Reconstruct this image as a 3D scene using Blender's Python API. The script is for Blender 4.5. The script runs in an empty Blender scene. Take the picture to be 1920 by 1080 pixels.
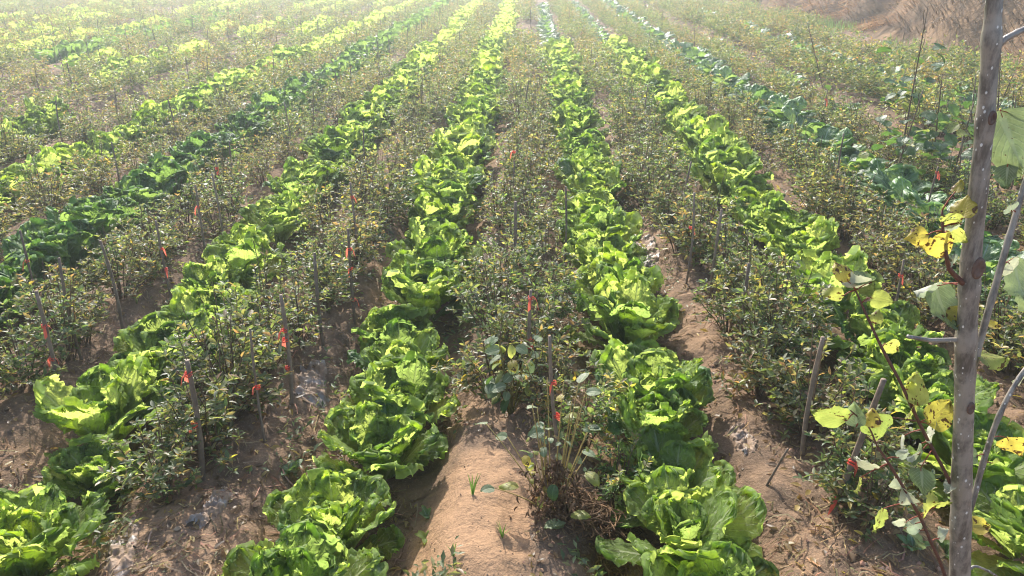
import bpy, math, random
import numpy as np
from mathutils import Vector, Matrix, Euler

SC = bpy.context.scene
COL = SC.collection
R = random.Random(11)
NR = np.random.default_rng(11)
PI = math.pi

# ---------------------------------------------------------------- camera
CAM_H = 1.65
cam = bpy.data.cameras.new('camera')
cam.sensor_width = 36.0
cam.lens = 36.0 * 1443 / 1920
cam.clip_start = 0.05
cam.clip_end = 600
cam_o = bpy.data.objects.new('camera', cam)
COL.objects.link(cam_o)
cam_o.location = (0, 0, CAM_H)
cam_o.rotation_euler = (math.radians(90 - 23.6), 0, math.radians(1.09))
SC.camera = cam_o

# ---------------------------------------------------------------- light
SUN_EL, SUN_AZ = math.radians(37), math.radians(-16)
world = bpy.data.worlds.new('World')
SC.world = world
world.use_nodes = True
wn = world.node_tree
sky = wn.nodes.new('ShaderNodeTexSky')
sky.sky_type = 'NISHITA'
sky.sun_disc = False
sky.sun_elevation = SUN_EL
sky.sun_rotation = SUN_AZ
sky.dust_density = 2.5
wn.nodes['Background'].inputs[1].default_value = 0.15
wn.links.new(sky.outputs[0], wn.nodes['Background'].inputs[0])
sun = bpy.data.lights.new('sun', 'SUN')
sun.energy = 3.4
sun.angle = math.radians(0.6)
sun.color = (1.0, 0.96, 0.89)
sun_o = bpy.data.objects.new('sun', sun)
COL.objects.link(sun_o)
sd = Vector((math.sin(SUN_AZ) * math.cos(SUN_EL), math.cos(SUN_AZ) * math.cos(SUN_EL), math.sin(SUN_EL)))
sun_o.rotation_euler = sd.to_track_quat('Z', 'Y').to_euler()
sun_o.location = (0, 0, 20)
SC.view_settings.view_transform = 'Standard'
SC.view_settings.look = 'None'
SC.view_settings.exposure = 1.17
SC.view_settings.gamma = 1.0
SC.view_settings.use_curve_mapping = False
SC.render.engine = 'CYCLES'
SC.cycles.use_denoising = True
SC.cycles.filter_width = 1.1
SC.cycles.adaptive_threshold = 0.004
SC.cycles.max_bounces = 8
SC.cycles.diffuse_bounces = 4
SC.cycles.glossy_bounces = 2
SC.cycles.transmission_bounces = 4
SC.cycles.volume_bounces = 1
SC.cycles.sample_clamp_indirect = 6.0
HAZE_DENSITY = 0.0068

# ---------------------------------------------------------------- helpers
def vnoise(x, y, seed=0):
    """value noise 0..1 on numpy arrays"""
    x = np.asarray(x, float); y = np.asarray(y, float)
    xi = np.floor(x).astype(np.int64); yi = np.floor(y).astype(np.int64)
    xf = x - xi; yf = y - yi
    u = xf * xf * (3 - 2 * xf); v = yf * yf * (3 - 2 * yf)
    def h(a, b):
        n = (a * 374761393 + b * 668265263 + seed * 982451653) & 0xFFFFFFFF
        n = ((n ^ (n >> 13)) * 1274126177) & 0xFFFFFFFF
        n = (n ^ (n >> 16)) & 0xFFFF
        return n / 65535.0
    a = h(xi, yi); b = h(xi + 1, yi); c = h(xi, yi + 1); d = h(xi + 1, yi + 1)
    return (a * (1 - u) + b * u) * (1 - v) + (c * (1 - u) + d * u) * v

def sstep(a, b, x):
    t = np.clip((np.asarray(x, float) - a) / (b - a), 0, 1)
    return t * t * (3 - 2 * t)

SP = 0.98                    # distance between two rows
ROW0 = -0.53                 # the row beside the soil mound, on its west side
BED0 = -0.03                 # the bed with the soil mound

def ground_z(x, y):
    x = np.asarray(x, float); y = np.asarray(y, float)
    wob = (vnoise(y * 0.5, x * 0 + 3.3, 5) - .5) * 0.10
    ph = (x - BED0 + wob) / SP
    prof = 0.5 + 0.5 * np.cos(2 * PI * ph)
    prof = sstep(0.12, 0.88, prof)
    near = sstep(70, 36, np.abs(y)) * sstep(60, 34, np.abs(x))
    z = 0.115 * prof
    z = z + (vnoise(x * 3.1, y * 2.3, 1) - .5) * 0.045
    z = z + (vnoise(x * 9, y * 8, 2) - .5) * 0.026
    z = z + (vnoise(x * 24, y * 24, 3) - .5) * 0.012
    z = z + (vnoise(x * 55, y * 55, 4) - .5) * .006
    md = 1 - .8 * np.exp(-(((x + 0.16) / 0.19) ** 4 + ((y - 1.85) / 0.5) ** 4))
    z = z + (np.abs(vnoise(x * 15, y * 17, 6) - .5) - .2) * .09 * md * vnoise(x * 2.2, y * 2, 7)
    # dug hollow beside the bean plant
    z = z - 0.07 * np.exp(-(((x - 0.235) / 0.10) ** 2 + ((y - 1.72) / 0.06) ** 2))
    # the bare mound itself
    z = z + 0.035 * np.exp(-(((x + 0.15) / 0.12) ** 4 + ((y - 1.8) / 0.36) ** 4))
    return z * near

def gz(x, y):
    return float(ground_z(np.array([x]), np.array([y]))[0])

def mk_mesh(name, verts, faces, mats=(), uv=None, tint=None, smooth=True, mat_idx=None):
    """verts (n,3); faces list of tuples or an int array"""
    me = bpy.data.meshes.new(name)
    verts = np.asarray(verts, np.float32)
    if isinstance(faces, np.ndarray):
        nf, k = faces.shape
        me.vertices.add(len(verts)); me.vertices.foreach_set('co', verts.ravel())
        me.loops.add(nf * k); me.loops.foreach_set('vertex_index', faces.ravel().astype(np.int32))
        me.polygons.add(nf)
        me.polygons.foreach_set('loop_start', np.arange(0, nf * k, k, dtype=np.int32))
        me.update(calc_edges=True)
    else:
        me.from_pydata(verts.tolist(), [], faces)
        me.update()
    for m in mats:
        me.materials.append(m)
    if mat_idx is not None:
        me.polygons.foreach_set('material_index', np.asarray(mat_idx, np.int32))
    if uv is not None:
        ul = me.uv_layers.new(name='UVMap')
        li = np.empty(len(me.loops), np.int32); me.loops.foreach_get('vertex_index', li)
        ul.data.foreach_set('uv', np.asarray(uv, np.float32)[li].ravel())
    if tint is not None:
        ca = me.color_attributes.new('tint', 'FLOAT_COLOR', 'POINT')
        t = np.asarray(tint, np.float32)
        if t.shape[1] == 3:
            t = np.concatenate([t, np.ones((len(t), 1), np.float32)], 1)
        ca.data.foreach_set('color', t.ravel())
    me.polygons.foreach_set('use_smooth', np.full(len(me.polygons), bool(smooth)))
    me.update()
    return me

def obj(name, me, parent=None, M=None, **props):
    o = bpy.data.objects.new(name, me)
    COL.objects.link(o)
    if parent is not None:
        o.parent = parent
    if M is not None:
        o.matrix_basis = M
    for k, v in props.items():
        o[k] = v
    return o

def thing(name, label, cat, loc, group=None, rz=0.0, s=1.0):
    o = bpy.data.objects.new(name, None)
    COL.objects.link(o)
    o.empty_display_size = .05
    o.location = loc; o.rotation_euler = (0, 0, rz); o.scale = (s, s, s)
    o['label'] = label; o['category'] = cat
    if group: o['group'] = group
    return o

class Geo:
    """collects verts / faces (tris and quads) / tint / uv, becomes ONE mesh"""
    def __init__(self):
        self.v = []; self.t = []; self.q = []; self.c = []; self.u = []; self.n = 0
        self.tm = []; self.qm = []
    def add(self, v, tris=None, quads=None, col=(1, 1, 1), uv=None, m=0):
        v = np.asarray(v, np.float32)
        self.v.append(v)
        col = np.asarray(col, np.float32)
        self.c.append(np.broadcast_to(col, (len(v), 3)))
        self.u.append(np.zeros((len(v), 2), np.float32) if uv is None else np.asarray(uv, np.float32))
        if tris is not None and len(tris):
            self.t.append(np.asarray(tris, np.int64) + self.n); self.tm.append(np.full(len(tris), m))
        if quads is not None and len(quads):
            self.q.append(np.asarray(quads, np.int64) + self.n); self.qm.append(np.full(len(quads), m))
        self.n += len(v)
    def mesh(self, name, mats, smooth=True):
        v = np.concatenate(self.v); c = np.concatenate(self.c); u = np.concatenate(self.u)
        t = np.concatenate(self.t) if self.t else np.zeros((0, 3), np.int64)
        q = np.concatenate(self.q) if self.q else np.zeros((0, 4), np.int64)
        me = bpy.data.meshes.new(name)
        me.vertices.add(len(v)); me.vertices.foreach_set('co', v.ravel())
        nl = len(t) * 3 + len(q) * 4
        me.loops.add(nl)
        li = np.concatenate([t.ravel(), q.ravel()]).astype(np.int32)
        me.loops.foreach_set('vertex_index', li)
        me.polygons.add(len(t) + len(q))
        ls = np.concatenate([np.arange(len(t)) * 3, len(t) * 3 + np.arange(len(q)) * 4]).astype(np.int32)
        me.polygons.foreach_set('loop_start', ls)
        me.update(calc_edges=True)
        for m in mats: me.materials.append(m)
        mi = np.concatenate([np.concatenate(self.tm) if self.tm else np.zeros(0), np.concatenate(self.qm) if self.qm else np.zeros(0)]).astype(np.int32)
        me.polygons.foreach_set('material_index', mi)
        ul = me.uv_layers.new(name='UVMap'); ul.data.foreach_set('uv', u[li].astype(np.float32).ravel())
        ca = me.color_attributes.new('tint', 'FLOAT_COLOR', 'POINT')
        ca.data.foreach_set('color', np.concatenate([c, np.ones((len(c), 1))], 1).astype(np.float32).ravel())
        me.polygons.foreach_set('use_smooth', np.full(len(me.polygons), bool(smooth)))
        me.update()
        return me

def tube_geo(g, pts, rads, seg=5, col=(1, 1, 1), m=0, cap=True):
    pts = np.asarray(pts, float); n = len(pts)
    rads = np.broadcast_to(np.asarray(rads, float), (n,))
    tan = np.gradient(pts, axis=0)
    tan /= np.linalg.norm(tan, axis=1)[:, None] + 1e-9
    ref = np.array([0.0, 0, 1.0]) if abs(tan[0][2]) < 0.9 else np.array([1.0, 0, 0])
    a = np.cross(tan, ref); a /= np.linalg.norm(a, axis=1)[:, None] + 1e-9
    b = np.cross(tan, a)
    ang = np.linspace(0, 2 * PI, seg, endpoint=False)
    v = (pts[:, None, :] + rads[:, None, None] * (np.cos(ang)[None, :, None] * a[:, None, :] + np.sin(ang)[None, :, None] * b[:, None, :])).reshape(-1, 3)
    q = []
    for i in range(n - 1):
        for j in range(seg):
            q.append((i * seg + j, i * seg + (j + 1) % seg, (i + 1) * seg + (j + 1) % seg, (i + 1) * seg + j))
    uv = np.stack([np.tile(np.arange(seg) / seg, n), np.repeat(np.linspace(0, 1, n), seg)], 1)
    tr = []
    if cap:
        v = np.concatenate([v, pts[-1:], pts[:1]]); uv = np.concatenate([uv, [[0, 1], [0, 0]]])
        for j in range(seg):
            tr.append((n * seg, (n - 1) * seg + j, (n - 1) * seg + (j + 1) % seg))
            tr.append((n * seg + 1, (j + 1) % seg, j))
    g.add(v, tr, q, col, uv, m)

# ---------------------------------------------------------------- materials
def new_mat(name):
    m = bpy.data.materials.new(name); m.use_nodes = True
    nt = m.node_tree
    for n in list(nt.nodes): nt.nodes.remove(n)
    out = nt.nodes.new('ShaderNodeOutputMaterial')
    return m, nt, out

def nd(nt, typ, **kw):
    n = nt.nodes.new(typ)
    for k, v in kw.items():
        if k in ('operation', 'blend_type', 'data_type', 'attribute_name', 'noise_dimensions', 'feature', 'clamp', 'object', 'use_clamp', 'interpolation_type'):
            setattr(n, k, v)
        else:
            n.inputs[k.replace('_', ' ')].default_value = v
    return n

def math_n(nt, op, a, b=None, c=None, clamp=False):
    n = nt.nodes.new('ShaderNodeMath'); n.operation = op; n.use_clamp = clamp
    for i, x in enumerate((a, b, c)):
        if x is None: continue
        if isinstance(x, (int, float)): n.inputs[i].default_value = x
        else: nt.links.new(x, n.inputs[i])
    return n.outputs[0]

def mix_c(nt, fac, a, b, blend='MIX'):
    n = nt.nodes.new('ShaderNodeMix'); n.data_type = 'RGBA'; n.blend_type = blend
    for i, x in ((0, fac), (6, a), (7, b)):
        if isinstance(x, (int, float)): n.inputs[i].default_value = x
        elif isinstance(x, tuple): n.inputs[i].default_value = (*x, 1)
        else: nt.links.new(x, n.inputs[i])
    return n.outputs[2]

def map_r(nt, x, a, b, c, d):
    n = nt.nodes.new('ShaderNodeMapRange'); n.interpolation_type = 'SMOOTHSTEP'
    for i, q in enumerate((x, a, b, c, d)):
        if isinstance(q, (int, float)): n.inputs[i].default_value = q
        else: nt.links.new(q, n.inputs[i])
    return n.outputs[0]

def noise(nt, scale, detail=3, rough=0.55, coord=None, dim='3D'):
    n = nt.nodes.new('ShaderNodeTexNoise'); n.noise_dimensions = dim
    n.inputs['Scale'].default_value = scale; n.inputs['Detail'].default_value = detail
    n.inputs['Roughness'].default_value = rough
    if coord is not None: nt.links.new(coord, n.inputs['Vector'])
    return n.outputs[0]

def leafy(name, front, trans, rough=0.42, spec=0.45, mixf=0.45, veins=True, vein_col=(.30, .42, .16), spots=None, use_tint=False, tmul=(3.2, 3.0, .8), vary=.35, tlight=1.0, bump=.5, crinkle=60):
    """a thin leaf: glossy skin over a body that lets the light through"""
    m, nt, out = new_mat(name)
    oi = nt.nodes.new('ShaderNodeObjectInfo')
    tc = nt.nodes.new('ShaderNodeTexCoord')
    if use_tint:
        at = nt.nodes.new('ShaderNodeAttribute'); at.attribute_name = 'tint'
        base = mix_c(nt, 1.0, at.outputs['Color'], mix_c(nt, oi.outputs['Random'], (.98, 1.16, .98), (1.24, 1.06, 1.0)), 'MULTIPLY')
        tr = mix_c(nt, 1.0, base, tmul, 'MULTIPLY')
    else:
        f2 = tuple(c * (1 - vary) for c in front); t2 = tuple(c * (1 - vary * 1.0) for c in trans)
        t2 = (t2[0] * .8, t2[1], t2[2])
        base = mix_c(nt, oi.outputs['Random'], front, f2)
        tr = mix_c(nt, oi.outputs['Random'], trans, t2)
    mott = noise(nt, 14, 4, .65, tc.outputs['Object'])
    mo = map_r(nt, mott, .35, .7, 0.72, 1.22)
    mc = nt.nodes.new('ShaderNodeCombineColor')
    for i in range(3): nt.links.new(mo, mc.inputs[i])
    base = mix_c(nt, 1.0, base, mc.outputs[0], 'MULTIPLY')
    tr = mix_c(nt, 1.0, tr, mc.outputs[0], 'MULTIPLY')
    height = None
    if veins:
        uv = nt.nodes.new('ShaderNodeUVMap'); uv.uv_map = 'UVMap'
        sx = nt.nodes.new('ShaderNodeSeparateXYZ'); nt.links.new(uv.outputs[0], sx.inputs[0])
        u, s = sx.outputs[0], sx.outputs[1]
        sa = math_n(nt, 'ABSOLUTE', math_n(nt, 'MULTIPLY_ADD', s, 2.0, -1.0))
        rib_w = math_n(nt, 'MULTIPLY_ADD', u, -0.15, 0.19)
        rib = map_r(nt, math_n(nt, 'DIVIDE', sa, rib_w), 0.5, 1.0, 1.0, 0.0)
        side = math_n(nt, 'FRACT', math_n(nt, 'MULTIPLY', math_n(nt, 'MULTIPLY_ADD', sa, -0.42, u), 8.0))
        side = math_n(nt, 'ABSOLUTE', math_n(nt, 'ADD', side, -0.5))
        sidem = map_r(nt, side, 0.03, 0.13, 1.0, 0.0)
        sidem = math_n(nt, 'MULTIPLY', sidem, map_r(nt, sa, .55, 1.0, .75, 0.0))
        vn = math_n(nt, 'MAXIMUM', rib, sidem)
        base = mix_c(nt, math_n(nt, 'MULTIPLY', vn, .85), base, vein_col)
        tr = mix_c(nt, math_n(nt, 'MULTIPLY', vn, .45), tr, tuple(c * .55 for c in trans) if not use_tint else vein_col)
        height = math_n(nt, 'MULTIPLY', vn, -.8)
    if spots:
        sn = noise(nt, spots[1], 2, .6, tc.outputs['Object'])
        sm = map_r(nt, sn, spots[2], spots[2] + .06, 0.0, 1.0)
        base = mix_c(nt, sm, base, spots[0]); tr = mix_c(nt, sm, tr, tuple(c * .5 for c in spots[0]))
    cr = noise(nt, crinkle, 3, .6, tc.outputs['Object'])
    hh = cr if height is None else math_n(nt, 'ADD', cr, height)
    bp = nt.nodes.new('ShaderNodeBump'); bp.inputs['Strength'].default_value = bump; bp.inputs['Distance'].default_value = 0.006
    nt.links.new(hh, bp.inputs['Height'])
    pb = nt.nodes.new('ShaderNodeBsdfPrincipled')
    pb.inputs['Roughness'].default_value = rough; pb.inputs['Specular IOR Level'].default_value = spec
    nt.links.new(base, pb.inputs['Base Color']); nt.links.new(bp.outputs[0], pb.inputs['Normal'])
    tb = nt.nodes.new('ShaderNodeBsdfTranslucent')
    nt.links.new(tr, tb.inputs['Color']); nt.links.new(bp.outputs[0], tb.inputs['Normal'])
    mx = nt.nodes.new('ShaderNodeMixShader'); mx.inputs[0].default_value = mixf
    nt.links.new(pb.outputs[0], mx.inputs[1]); nt.links.new(tb.outputs[0], mx.inputs[2])
    nt.links.new(mx.outputs[0], out.inputs['Surface'])
    return m

def plain(name, col, col2=None, rough=.8, scale=20, bump=.3, spec=.3, tint=False, dist=.01, trans=None, tf=.3, detail=4):
    m, nt, out = new_mat(name)
    tc = nt.nodes.new('ShaderNodeTexCoord')
    n = noise(nt, scale, detail, .6, tc.outputs['Object'])
    c = mix_c(nt, map_r(nt, n, .3, .7, 0, 1), col, col2 or tuple(x * .6 for x in col))
    if tint:
        at = nt.nodes.new('ShaderNodeAttribute'); at.attribute_name = 'tint'
        c = mix_c(nt, 1.0, c, at.outputs['Color'], 'MULTIPLY')
    pb = nt.nodes.new('ShaderNodeBsdfPrincipled')
    pb.inputs['Roughness'].default_value = rough; pb.inputs['Specular IOR Level'].default_value = spec
    nt.links.new(c, pb.inputs['Base Color'])
    bp = nt.nodes.new('ShaderNodeBump'); bp.inputs['Strength'].default_value = bump; bp.inputs['Distance'].default_value = dist
    nt.links.new(noise(nt, scale * 2.5, 4, .6, tc.outputs['Object']), bp.inputs['Height'])
    nt.links.new(bp.outputs[0], pb.inputs['Normal'])
    if trans:
        tb = nt.nodes.new('ShaderNodeBsdfTranslucent'); tb.inputs[0].default_value = (*trans, 1)
        mx = nt.nodes.new('ShaderNodeMixShader'); mx.inputs[0].default_value = tf
        nt.links.new(pb.outputs[0], mx.inputs[1]); nt.links.new(tb.outputs[0], mx.inputs[2])
        nt.links.new(mx.outputs[0], out.inputs[0])
    else:
        nt.links.new(pb.outputs[0], out.inputs[0])
    return m

def soil_mat():
    m, nt, out = new_mat('sandy_soil')
    tc = nt.nodes.new('ShaderNodeTexCoord'); co = tc.outputs['Object']
    big = noise(nt, .9, 4, .6, co); mid = noise(nt, 7, 5, .65, co); fine = noise(nt, 70, 5, .7, co)
    c = mix_c(nt, map_r(nt, big, .35, .65, 0, 1), (.31, .20, .122), (.185, .124, .083))
    c = mix_c(nt, map_r(nt, mid, .40, .62, 0, .9), c, (.135, .092, .062))
    c = mix_c(nt, map_r(nt, fine, .55, .75, 0, .6), c, (.15, .095, .062))
    grit = nt.nodes.new('ShaderNodeTexVoronoi'); grit.inputs['Scale'].default_value = 130; nt.links.new(co, grit.inputs['Vector'])
    c = mix_c(nt, map_r(nt, grit.outputs[0], .12, .3, .5, 0), c, (.42, .29, .19))
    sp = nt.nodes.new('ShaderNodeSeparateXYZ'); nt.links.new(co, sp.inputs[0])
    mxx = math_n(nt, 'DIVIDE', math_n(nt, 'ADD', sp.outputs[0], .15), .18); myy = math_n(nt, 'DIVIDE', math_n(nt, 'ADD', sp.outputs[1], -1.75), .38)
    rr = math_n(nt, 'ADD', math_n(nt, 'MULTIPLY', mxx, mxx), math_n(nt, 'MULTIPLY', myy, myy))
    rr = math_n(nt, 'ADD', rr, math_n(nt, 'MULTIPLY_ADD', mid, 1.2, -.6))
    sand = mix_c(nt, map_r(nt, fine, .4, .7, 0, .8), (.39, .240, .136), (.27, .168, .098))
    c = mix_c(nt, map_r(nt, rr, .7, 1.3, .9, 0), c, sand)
    pb = nt.nodes.new('ShaderNodeBsdfPrincipled'); pb.inputs['Roughness'].default_value = .92; pb.inputs['Specular IOR Level'].default_value = .15
    nt.links.new(c, pb.inputs['Base Color'])
    h = math_n(nt, 'ADD', math_n(nt, 'MULTIPLY', mid, 1.5), math_n(nt, 'MULTIPLY', fine, .8))
    h = math_n(nt, 'ADD', h, math_n(nt, 'MULTIPLY', noise(nt, 23, 6, .7, co), 1.6))
    bp = nt.nodes.new('ShaderNodeBump'); bp.inputs['Strength'].default_value = .75; bp.inputs['Distance'].default_value = .012
    nt.links.new(h, bp.inputs['Height']); nt.links.new(bp.outputs[0], pb.inputs['Normal'])
    nt.links.new(pb.outputs[0], out.inputs[0])
    return m

def bark_mat():
    m, nt, out = new_mat('poplar_bark')
    tc = nt.nodes.new('ShaderNodeTexCoord')
    mp = nt.nodes.new('ShaderNodeMapping'); mp.inputs['Scale'].default_value = (1, 1, .22); nt.links.new(tc.outputs['Object'], mp.inputs[0])
    streak = noise(nt, 75, 6, .7, mp.outputs[0]); blot = noise(nt, 20, 5, .6, tc.outputs['Object'])
    c = mix_c(nt, map_r(nt, streak, .36, .60, 0, 1), (.25, .22, .185), (.085, .070, .057))
    c = mix_c(nt, map_r(nt, blot, .45, .62, 0, .75), c, (.33, .28, .225))
    mp2 = nt.nodes.new('ShaderNodeMapping'); mp2.inputs['Scale'].default_value = (1, 1, .62); nt.links.new(tc.outputs['Object'], mp2.inputs[0])
    vo = nt.nodes.new('ShaderNodeTexVoronoi'); vo.inputs['Scale'].default_value = 105; nt.links.new(mp2.outputs[0], vo.inputs['Vector'])
    sc_ = nt.nodes.new('ShaderNodeSeparateColor'); nt.links.new(vo.outputs['Color'], sc_.inputs[0])
    keep = map_r(nt, sc_.outputs[0], .18, .22, 0, 1)
    sz = math_n(nt, 'MULTIPLY_ADD', sc_.outputs[1], .20, .05)
    len_ = math_n(nt, 'MULTIPLY', map_r(nt, math_n(nt, 'DIVIDE', vo.outputs[0], sz), .75, 1.1, 1, 0), keep)
    c = mix_c(nt, math_n(nt, 'MULTIPLY', len_, .9), c, (.72, .69, .64))
    pb = nt.nodes.new('ShaderNodeBsdfPrincipled'); pb.inputs['Roughness'].default_value = .36; pb.inputs['Specular IOR Level'].default_value = .9
    nt.links.new(c, pb.inputs['Base Color'])
    bp = nt.nodes.new('ShaderNodeBump'); bp.inputs['Strength'].default_value = .35; bp.inputs['Distance'].default_value = .0025
    nt.links.new(math_n(nt, 'ADD', streak, math_n(nt, 'MULTIPLY', len_, .8)), bp.inputs['Height']); nt.links.new(bp.outputs[0], pb.inputs['Normal'])
    nt.links.new(pb.outputs[0], out.inputs[0])
    return m

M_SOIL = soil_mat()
M_CAB = leafy('cabbage_leaf', (.25, .36, .11), (.76, .88, .18), rough=.62, spec=.24, mixf=.66, vein_col=(.56, .62, .38), vary=.35, bump=.9, crinkle=42)
M_CABD = leafy('dark_cabbage_leaf', (.12, .225, .07), (.46, .66, .12), rough=.5, spec=.4, mixf=.48, vein_col=(.26, .38, .22), bump=.8, crinkle=42)
M_RAPE = leafy('waxy_leaf', (.16, .275, .105), (.50, .70, .14), rough=.42, spec=.45, mixf=.42, vein_col=(.36, .45, .34), crinkle=25, bump=.3)
M_SHRUB = leafy('shrub_leaf', None, None, rough=.44, spec=.5, mixf=.42, veins=False, use_tint=True, tmul=(2.9, 2.9, 1.3), bump=.25)
M_STEM = plain('twig', (.16, .105, .06), (.10, .065, .04), rough=.75, scale=60, tint=True)
M_STAKE = plain('bamboo_stake', (.30, .22, .155), (.19, .135, .095), rough=.7, scale=30, tint=True)
M_RIB = plain('red_ribbon', (.74, .13, .085), (.60, .085, .06), rough=.45, scale=40, trans=(.95, .22, .14), tf=.42)
M_BARK = bark_mat()
M_TWIG = plain('poplar_twig', (.16, .09, .06), (.10, .055, .04), rough=.6, scale=80, tint=True)
SPOT = (.14, .07, .02)
M_PY = leafy('yellow_poplar_leaf', (.44, .36, .07), (.82, .66, .10), rough=.45, mixf=.5, vein_col=(.5, .42, .1), spots=(SPOT, 70, .56), bump=.3)
M_PYG = leafy('yellow_green_poplar_leaf', (.30, .32, .09), (.62, .66, .13), rough=.45, mixf=.5, vein_col=(.45, .45, .12), spots=(SPOT, 85, .60), bump=.3)
M_PG = leafy('grey_green_poplar_leaf', (.20, .26, .13), (.34, .42, .16), rough=.5, mixf=.38, vein_col=(.38, .42, .26), spots=(SPOT, 110, .68), bump=.3)
M_PP = leafy('pale_poplar_leaf', (.52, .53, .40), (.62, .64, .38), rough=.5, mixf=.35, vein_col=(.55, .55, .45), bump=.3)
M_STRAW = plain('straw', (.44, .32, .20), (.27, .19, .115), rough=.75, scale=40, tint=True, trans=(.30, .20, .10), tf=.25)
M_GRASS = plain('grass_blade', (.09, .15, .04), (.06, .10, .03), rough=.5, scale=30, tint=True, trans=(.25, .40, .08), tf=.4)
M_BANK = plain('bank_earth', (.27, .165, .085), (.10, .062, .032), rough=.95, scale=2.2, bump=.8, dist=.08, detail=8)
M_CLOD = plain('soil_clod', (.33, .205, .125), (.22, .14, .09), rough=.95, scale=30, tint=True)

def film_mat():
    m, nt, out = new_mat('dusty_plastic_film')
    tc = nt.nodes.new('ShaderNodeTexCoord')
    n = noise(nt, 14, 5, .65, tc.outputs['Object'])
    pb = nt.nodes.new('ShaderNodeBsdfPrincipled')
    dirt = map_r(nt, n, .33, .52, 0, 1)
    nt.links.new(mix_c(nt, dirt, (.30, .275, .255), (.25, .165, .105)), pb.inputs['Base Color'])
    nt.links.new(math_n(nt, 'MULTIPLY_ADD', dirt, .5, .22), pb.inputs['Roughness'])
    bp = nt.nodes.new('ShaderNodeBump'); bp.inputs['Strength'].default_value = .7; bp.inputs['Distance'].default_value = .01
    nt.links.new(noise(nt, 32, 4, .6, tc.outputs['Object']), bp.inputs['Height']); nt.links.new(bp.outputs[0], pb.inputs['Normal'])
    nt.links.new(pb.outputs[0], out.inputs[0])
    return m
M_FILM = film_mat()

# ---------------------------------------------------------------- ground
def axis(dense0, dense1, step, far, grow):
    a = [dense0]
    s = step
    while a[-1] < dense1: a.append(a[-1] + step)
    while a[-1] < far:
        s *= grow; a.append(a[-1] + s)
    b = [dense0]; s = step
    while b[-1] > -far:
        s *= grow; b.append(b[-1] - s)
    return np.array(b[:0:-1] + a)
gx = axis(-2.0, 2.0, .019, 160, 1.035)
gy = axis(1.2, 3.4, .017, 160, 1.024)
GX, GY = np.meshgrid(gx, gy)
GZ = ground_z(GX, GY)
nx, ny = len(gx), len(gy)
idx = np.arange(nx * ny).reshape(ny, nx)
gq = np.stack([idx[:-1, :-1], idx[:-1, 1:], idx[1:, 1:], idx[1:, :-1]], -1).reshape(-1, 4)
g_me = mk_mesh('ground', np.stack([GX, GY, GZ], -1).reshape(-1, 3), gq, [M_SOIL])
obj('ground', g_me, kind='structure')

# ---------------------------------------------------------------- bank on the right
def bank_foot(y):
    return 6.6 + (vnoise(y * .22, y * 0, 21) - .5) * 1.3 + sstep(16, 9, y) * .9
def bank_z(x, y):
    d = x - bank_foot(y)
    z = 3.0 * sstep(-.4, 4.2, d) + .25 * np.clip(d, 0, None) * .5
    z = z + (vnoise(x * .55, y * .4, 22) - .5) * 1.0 * sstep(.1, 2, d)
    z = z + (vnoise(x * 1.6, y * 1.1, 23) - .5) * .9 * sstep(0, 1, d)
    z = z + (vnoise(x * 5, y * 4, 24) - .5) * .14 * sstep(0, .5, d)
    return z - .12 * (d < .02)
bx = np.concatenate([np.arange(6.2, 13, .12), np.arange(13, 26, .8)])
by = np.concatenate([np.arange(5, 32, .14), np.arange(32, 62, 1.0)])
BX, BY = np.meshgrid(bx, by)
BZ = bank_z(BX, BY) * sstep(4.8, 8, BY) * sstep(62, 54, BY) * sstep(26, 20, BX) - .04
BZ[(BX - bank_foot(BY)) < .02] = -.25
idx = np.arange(BX.size).reshape(BX.shape)
bq = np.stack([idx[:-1, :-1], idx[:-1, 1:], idx[1:, 1:], idx[1:, :-1]], -1).reshape(-1, 4)
obj('bank', mk_mesh('bank', np.stack([BX, BY, BZ], -1).reshape(-1, 3), bq, [M_BANK]), kind='structure')

def blades(px, py, pz, L, w, lean, az, cols, droop=.6):
    """grass blades, three cross sections each, as arrays"""
    n = len(px)
    dx, dy = np.cos(az), np.sin(az)
    sx, sy = -dy, dx
    pts = []
    for t, ww in ((0, 1.0), (.5, .8), (1.0, .12)):
        out = L * lean * (t ** 1.5)
        up = L * (t * (1 - .35 * lean) - droop * lean * t * t * .55)
        cx, cy, cz = px + dx * out, py + dy * out, pz + up
        pts.append(np.stack([cx - sx * w * ww, cy - sy * w * ww, cz], -1))
        pts.append(np.stack([cx + sx * w * ww, cy + sy * w * ww, cz], -1))
    v = np.stack(pts, 1).reshape(-1, 3)
    base = (np.arange(n) * 6)[:, None]
    q = np.concatenate([base + np.array([[0, 1, 3, 2]]), base + np.array([[2, 3, 5, 4]])])
    return v, q, np.repeat(cols, 6, 0)

def hue(n, base, var):
    c = np.array(base)[None] * (1 + (NR.random((n, 1)) - .5) * var) * (1 + (NR.random((n, 3)) - .5) * var * .35)
    return np.clip(c, 0, 3)

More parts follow.
